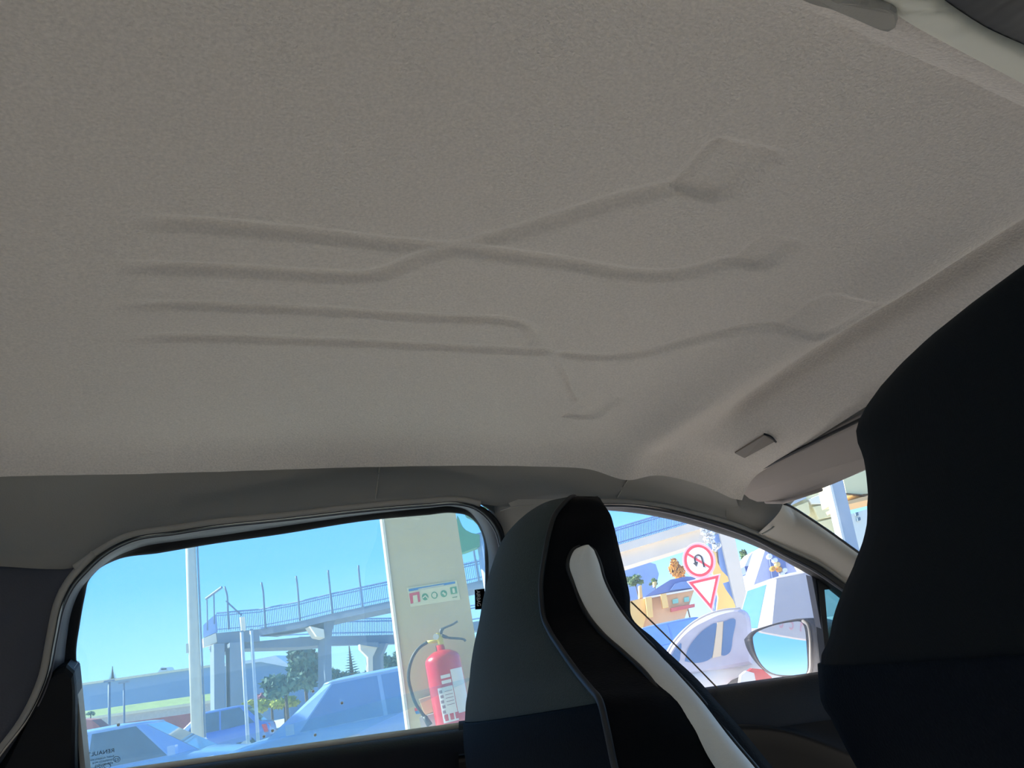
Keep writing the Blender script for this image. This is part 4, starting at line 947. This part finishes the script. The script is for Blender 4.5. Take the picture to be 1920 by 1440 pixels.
for L in ([(725, 1075), (795, 1060), (800, 1115), (730, 1128)], [(868, 1050), (928, 1040), (932, 1096), (872, 1106)]):
    f_ = obj('window', *pprism(q6(L), 44.9, .2), 'teal_pane', hs_)
obj('red_band', *pprism(q6([(705, 1180), (1000, 1125), (1000, 1165), (712, 1225)]), 44.7, .4), 'red_band', hs_)
for L in ([(318, 905), (345, 895), (362, 1050), (322, 1060)], [(498, 855), (528, 850), (532, 905), (505, 915)]): obj('chimney', *pprism(q6(L), 45.2, .8), 'house_yellow', hs_)
bb = thing('blue_block', 'hazy blue block building under the bridge girder', 'building', ground_at(1200, 1090, 70)); obj('block_wall', *pprism(q6([(60, 690), (380, 600), (520, 640), (560, 760), (600, 3000), (60, 3000)]), 70, 10), 'building_blue', bb); obj('block_parapet', *pprism(q6([(60, 680), (385, 592), (385, 606), (60, 696)]), 69.6, 2), 'white_wall', bb)
tree((1271, 1068), 60, 36, 42, 'leaf_orange', 'orange autumn tree behind the yellow house roof', 900, 31)
tree((1190, 1089), 55, 30, 22, 'leaf_mid', 'small green tree left of the first chimney', 600, 32)
tree((1226, 1092), 56, 18, 16, 'leaf_mid', 'small green tree beside the second chimney', 500, 33)
tree((1396, 1048), 66, 16, 34, 'leaf_mid', 'narrow green tree right of the cream bridge pillar', 500, 34)
cb = thing('cream_house', 'cream house end above the blue roof right of the pillar', 'house', ground_at(1418, 1060, 58)); obj('wall', *pprism([(1404, 1044), (1412, 1034), (1426, 1028), (1434, 1058), (1412, 1062), (1412, 1500), (1404, 1500)], 58, 3), 'white_wall', cb); obj('wall_wing', *pprism([(1398, 1076), (1408, 1074), (1416, 1106), (1416, 1500), (1404, 1500)], 53, 2), 'house_yellow', cb)
br_ = thing('blue_shed', 'blue roofed shed right of the cream bridge pillar', 'building', ground_at(1418, 1100, 44)); obj('shed_roof', *pprism([(1396, 1062), (1434, 1056), (1438, 1072), (1400, 1076)], 44, 4), 'roof_slate', br_); obj('shed_wall', *pprism([(1400, 1076), (1440, 1071), (1452, 1500), (1412, 1500)], 44.3, 3), 'building_blue', br_)
obj('shed_post', *pprism([(1436, 1050), (1439, 1050), (1456, 1110), (1452, 1111)], 43.5, .2), 'rail_grey', br_)
cm('lavender_wall', (206, 202, 212), .85)
sh = thing('shop_front', 'lavender shop front behind the silver car', 'building', ground_at(1470, 1100, 40)); obj('wall', *pprism([(1438, 1020), (1540, 1000), (1560, 1500), (1450, 1500)], 40, 3), 'lavender_wall', sh); obj('doorway', *pprism([(1442, 1040), (1470, 1036), (1482, 1110), (1452, 1112)], 39.8, .3), 'roof_slate', sh)
gd = thing('goods_stand', 'stand of white and amber rounded goods before the lavender shop front', 'display stand', ground_at(1466, 1100, 36))
obj('board', *pprism([(1440, 1036), (1446, 1034), (1484, 1086), (1520, 1500), (1500, 1500), (1470, 1092)], 36.3, .1), 'roof_slate', gd)
for x, y, m_ in ((1444, 1043, 'white_wall'), (1454, 1050, 'white_wall'), (1459, 1058, 'house_yellow'), (1450, 1066, 'leaf_orange'), (1462, 1067, 'leaf_orange'), (1472, 1069, 'white_wall'), (1468, 1077, 'white_wall'), (1477, 1080, 'white_wall'), (1471, 1087, 'white_wall')):
    obj('parcel', *prism([P(x+5*math.cos(t), y+5*math.sin(t), 36) for t in np.linspace(.3, 2*math.pi+.3, 8, endpoint=False)], HF*.28, .03), m_, gd)
# ---- windscreen view
wsb = thing('cream_building', 'cream panelled building seen through the windscreen corner', 'building', ground_at(1540, 1000, 18))
obj('wall', *pprism([(1474, 936), (1560, 895), (1720, 1500), (1640, 1500), (1545, 1060)], 18, 2), 'canopy_cream', wsb)
obj('ledge', *pprism([(1478, 940), (1510, 928), (1512, 934), (1482, 948)], 17.8, .4), 'canopy_grey', wsb)
for L in ([(1484, 952), (1516, 940), (1520, 964), (1512, 970), (1486, 956)], [(1516, 936), (1553, 920), (1558, 945), (1522, 945)], [(1524, 950), (1560, 943), (1566, 968), (1536, 974)], [(1534, 978), (1568, 970), (1580, 1010), (1560, 1000)]): obj('panel', *pprism(L, 17.85, .16, .02), 'white_wall' if L[0][0] == 1516 else 'canopy_cream', wsb)
cl_ = thing('grey_column', 'blue grey canopy column seen through the windscreen', 'column', ground_at(1590, 1000, 13))
obj('shaft', *prism([P(x, y, 13) for x, y in ((1550, 880), (1574, 872), (1618, 1060), (1592, 1060))], HF*.3), 'canopy_grey', cl_)
obj('flange', *prism([P(x, y, 12.95) for x, y in ((1549, 880), (1553, 879), (1596, 1060), (1591, 1060))], HF*.2), 'white', cl_)
bm_ = thing('canopy_beam', 'beige canopy beam right of the blue grey column', 'beam', ground_at(1610, 920, 15))
obj('beam_soffit', *pprism([(1570, 850), (1720, 800), (1720, 915), (1588, 930)], 15, 1.5), 'canopy_cream', bm_); obj('beam_edge', *pprism([(1586, 940), (1640, 926), (1720, 905), (1720, 915), (1640, 934), (1589, 946)], 14.9, 1.2), 'house_tan', bm_)
obj('beam_joint', *pprism([(1582, 924), (1720, 936), (1720, 938), (1582, 926)], 14.95, .1), 'bark', bm_)
wb = thing('white_block', 'white building block at the windscreen edge beside the near seat', 'building', ground_at(1615, 1000, 22)); obj('wall', *pprism([(1592, 965), (1640, 950), (1720, 930), (1720, 1500), (1640, 1500)], 22, 3), 'white_wall', wb)
for L in ([(1604, 961), (1609, 960), (1610, 966), (1605, 967)], [(1608, 971), (1613, 969), (1614, 975), (1609, 977)]): obj('window', *pprism(L, 21.9, .2), 'rail_grey', wb)

# ---- parked cars
def car(name, label, pos, head, L=4.1, Wd=1.74, H=1.48, paint='car_blue', gl='car_glass', hood=1.0, boot=.35, belt=.92, bootz=None, van=False, cabin=True, tail_drop=0.0):
    """pos = ground centre, head = heading (unit, horizontal); local x forward, y left"""
    h = np.array(head, float); h[2] = 0; h /= np.linalg.norm(h); l = np.cross(UP, h); p0 = np.array(pos, float)
    T = lambda x, y, z: p0+h*x+l*y+UP*z
    t = thing(name, label, 'car', p0); hw = Wd/2; bz = bootz or belt+.05
    st_ = [(-L/2, .45, .70, .80), (-L/2+.08, .30, bz-.06, .93), (-L/2+boot, .24, bz, 1.0), (-.3, .22, belt+.01, 1.0), (L/2-hood-.15, .22, belt, 1.0), (L/2-.45, .22, belt-.12, .97), (L/2-.10, .27, belt-.24, .86), (L/2, .40, .62, .74)]
    st_ = resample(np.array(st_), 26)
    rows = []
    for x, z0, z1, k in st_:
        wv_ = hw*k; pr = [(-wv_*.86, z0), (-wv_, z0+(z1-z0)*.35), (-wv_, z0+(z1-z0)*.7), (-wv_*.95, z1-.03), (-wv_*.80, z1), (0, z1+.02), (wv_*.80, z1), (wv_*.95, z1-.03), (wv_, z0+(z1-z0)*.7), (wv_, z0+(z1-z0)*.35), (wv_*.86, z0)]
        rows.append([T(x, y, z) for y, z in pr])
    obj('body', *loft(rows, True, True, True), paint, t, smooth=True)
    xf0, xf1, xr1, xr0 = L/2-hood, L/2-hood-.72, -L/2+boot+.42, -L/2+boot*.35+.10
    b0, b1 = hw*.90, hw*.70; zb, zr = belt-.01, H
    cb_ = [T(xf0, b0*.82, zb), T(xf0-.35, b0, zb), T(xr0+.15, b0, zb), T(xr0, b0*.85, zb)]; ct = [T(xf1, b1*.9, zr-.05), T(xf1-.1, b1, zr-.04), T(xr1+.1, b1, zr-.03), T(xr1, b1*.92, zr-.04)]
    mir_ = lambda A: [p-l*2*((p-p0) @ l) for p in reversed(A)]
    bot = cb_+mir_(cb_); top = ct+mir_(ct)
    # panes between the pillars: each its own part
    def pane3(nm, a, b, c, d_, ins=.05):
        q = [np.array(v_) for v_ in (a, b, c, d_)]; m_ = sum(q)/4; q = [p+(m_-p)*ins for p in q]; nn = np.cross(q[1]-q[0], q[3]-q[0]); nn /= np.linalg.norm(nn); nn = nn if nn @ (m_-(p0+UP)) > 0 else -nn
        obj(nm, *prism([p+nn*.004 for p in q], -nn*.02), gl, t)
    if cabin: obj('cabin_frame', *loft([bot, top], True, True, True), paint, t)
    if cabin: pane3('windscreen', bot[0], bot[7], top[7], top[0], .04)
    if cabin: pane3('rear_window', bot[3], bot[4], top[4], top[3], .10)
    for s in ((0, 1) if cabin else ()):
        A = (bot[1], bot[2], top[2], top[1]) if s == 0 else (bot[6], bot[5], top[5], top[6])
        mid0 = A[0]*.5+A[1]*.5; mid1 = A[3]*.5+A[2]*.5
        pane3('side_window', A[0], mid0, mid1, A[3], .06)
        if not van: pane3('side_window', mid0, A[1], A[2], mid1, .06)
    rr2 = []
    for k_, dz in ((1.0, 0), (.97, .03), (.80, .05), (.4, .065)):
        m_ = sum(top)/8; rr2.append([m_+(p-m_)*k_+UP*dz for p in top])
    if cabin: obj('roof', *loft(rr2, True, True, True), paint, t, smooth=True)
    for x in (L/2-.78, -L/2+.72):
        for s in (-1, 1):
            o_ = obj('wheel', *cyl(T(x, s*(hw-.09), .31), l, .31, .2, 20), 'tyre', t); obj('hub_cap', *cyl(T(x, s*(hw+.005), .31), l, .19, .02, 14), 'car_silver', o_)
    for s in (-1, 1):
        obj('headlight', *prism([T(L/2-.06, s*hw*.45, .62), T(L/2-.10, s*hw*.80, .66), T(L/2-.16, s*hw*.84, .74), T(L/2-.10, s*hw*.5, .72)], -h*.1), 'lamp_clear', t)
        obj('tail_light', *prism([T(-L/2-.01, s*hw*.55, .60-tail_drop), T(-L/2+.05, s*hw*.97, .62-tail_drop), T(-L/2+.12, s*hw*1.0, .86-tail_drop), T(-L/2+.02, s*hw*.60, .86-tail_drop)], h*.1), 'lens_red', t)
        obj('door_mirror', *box(T(xf0-.28, s*(hw+.07), belt+.06), .16, .10, .12, (l, h, UP)), paint, t)
        obj('door_handle', *box(T(-.05, s*(hw+.012), belt-.16), .18, .03, .03, (h, l, UP)), 'car_silver', t)
    obj('front_bumper', *prism([T(L/2-.02, -hw*.7, .3), T(L/2-.02, hw*.7, .3), T(L/2-.0, hw*.7, .48), T(L/2-.0, -hw*.7, .48)], h*.05), 'black', t)
    obj('rear_bumper', *prism([T(-L/2+.02, -hw*.75, .3), T(-L/2+.02, hw*.75, .3), T(-L/2, hw*.75, .52), T(-L/2, -hw*.75, .52)], -h*.05), paint, t)
    return t
def at_ground(px, d): return ground_at(px, horizon(px), d)
car('parked_car', 'light blue car nearest the cream column, windscreen facing left', at_ground(640, 11), -RT*.95-HF*.31, L=3.9, H=1.38, paint='car_lightblue', gl='car_glass', belt=.84)
car('parked_car', 'dark blue hatchback behind the lamp post', at_ground(392, 26), -RT*.97-HF*.2, L=3.9, H=1.53, paint='car_blue', gl='car_glass_dark')
car('parked_car', 'pale blue car at the lower left corner of the rear window', at_ground(262, 12), RT*.97+HF*.22, L=3.9, H=1.35, paint='car_lightblue', gl='car_glass_dark', belt=.84)
wc = car('parked_car', 'small white car with arched roof side on below the triangle sign', at_ground(1196, 8.9), -RT*.97-HF*.24, L=2.9, Wd=1.4, H=1.3, paint='car_white', gl='car_glass', hood=.75, boot=.45, belt=.74, bootz=.80, cabin=False, tail_drop=.26)
DW = 8.35; arc = [(1240, 1262), (1246, 1236), (1257, 1214), (1275, 1190), (1300, 1167), (1330, 1151), (1360, 1143), (1388, 1141), (1404, 1150), (1410, 1178), (1412, 1236)]
cm('car_lavender', (206, 208, 226), .3, coat=.5)
CD = HF*1.05+RT*.12
obj('cabin_frame', *prism([P(x, y, DW) for x, y in resample(arc, 40)]+[P(1412, 1246, DW), P(1290, 1268, DW)], CD, .05), 'car_lavender', wc)
def wpane(px, nm='side_window'): return obj(nm, *prism([P(x, y, DW-.012) for x, y in resample(px+px[:1], 36)[:-1]], HF*.02), 'car_glass', wc)
wpane([(1284, 1240), (1290, 1217), (1308, 1192), (1327, 1176), (1344, 1168), (1340, 1200), (1334, 1233), (1308, 1243)])
wpane([(1357, 1166), (1378, 1160), (1374, 1195), (1368, 1224), (1353, 1229), (1355, 1196)])
wpane([(1256, 1236), (1266, 1217), (1277, 1206), (1276, 1226), (1272, 1242)], 'quarter_window')
obj('pillar_cover', *prism([P(x, y, DW-.02) for x, y in ((1345, 1167), (1356, 1165), (1352, 1230), (1336, 1234), (1341, 1200))], HF*.02), 'bridge_cream', wc)
obj('wrap_light', *pprism([(1396, 1264), (1410, 1253), (1430, 1255), (1447, 1270), (1446, 1290), (1394, 1290)], 8.15, .1), 'lens_red', wc)
obj('wrap_light_lens', *pprism([(1390, 1266), (1400, 1258), (1414, 1262), (1420, 1290), (1386, 1290)], 8.1, .1), 'lamp_clear', wc)
obj('roof_rail', *tube([P(x, y, DW-.01) for x, y in resample(arc[1:8], 30)], .012, 6), 'car_silver', wc, smooth=True)
car('parked_car', 'tall silver van with blue rear window beside the wing mirror', at_ground(1676, 11.4), RT*.985+HF*.02, L=4.6, H=1.60, Wd=1.8, paint='car_silver', gl='car_glass', boot=.06, belt=.95, van=True)
car('parked_car', 'blue car parked in front of the yellow house', at_ground(1232, 24), -RT*.97+HF*.2, L=4.2, H=1.50, paint='car_blue', gl='car_glass')

# ---- print on the rear door glass (read from outside, so mirrored in here)
gx = PW(190, 1400, .002)-PW(240, 1391, .002); gx /= np.linalg.norm(gx); gy = PW(190, 1390, .002)-PW(192, 1410, .002); cm('etch', (60, 72, 76), .7)
gp = struct(bpy.data.objects.new('window_4', None), 'etched safety marking on the rear door glass'); C.objects.link(gp); gp.location = tuple(PW(200, 1420))
bpy.data.objects.remove(gp)
pan = [o for o in bpy.data.objects if o.name.startswith('glass_pane') and o.parent == win1][0]
for body, x, y, s in (('RENAULT', 215, 1410, .0078), ('SAINT GOBAIN SEKURIT', 214, 1419, .0034), ('TEMPERED M14', 213, 1425.5, .0038), ('43R-000465', 212.5, 1432, .0046), ('DOT27', 193, 1440, .0048), ('E2', 223, 1426, .0055)):
    text_mesh('etched_text', body, s, PW(x, y, -.0005), gx, gy, 'etch', pan, .0002)
def oval(cx, cy, a, b): obj('etched_ring', *tube([PW(cx+a*math.cos(t), cy+b*math.sin(t), -.0005) for t in np.linspace(0, 2*math.pi, 25)], .0004, 4), 'etch', pan)
oval(219, 1423.5, 6, 5.5); oval(201, 1436, 6.5, 4.5)
drop = mat('water_drop', (.9, .95, .98, 1), .05, spec=1.0); 
for (x, y, ps) in ((222, 1359, 'highest, above the pale blue car'), (495, 1381, 'lowest pair, left drop'), (511, 1370, 'lowest pair, right drop'), (587, 1296, 'near the light blue car roof'), (591, 1378, 'on the light blue car windscreen'), (641, 1318, 'on the light blue car side window')):
    c = PW(x, y, -.0005); rows = [[c+NW*(-.0016*math.cos(k))+ (math.cos(a)*np.array([1., 0, 0])+math.sin(a)*np.cross(NW, [1., 0, 0]))*.0024*math.sin(k) for a in np.linspace(0, 2*math.pi, 12, endpoint=False)] for k in (.15, .6, 1.1, 1.57)]
    tag(obj('water_drop', *loft(rows, True, True, True), drop, smooth=True), f'tiny water drop on the rear door glass, {ps}', 'drop', 'water drops on the rear door glass')
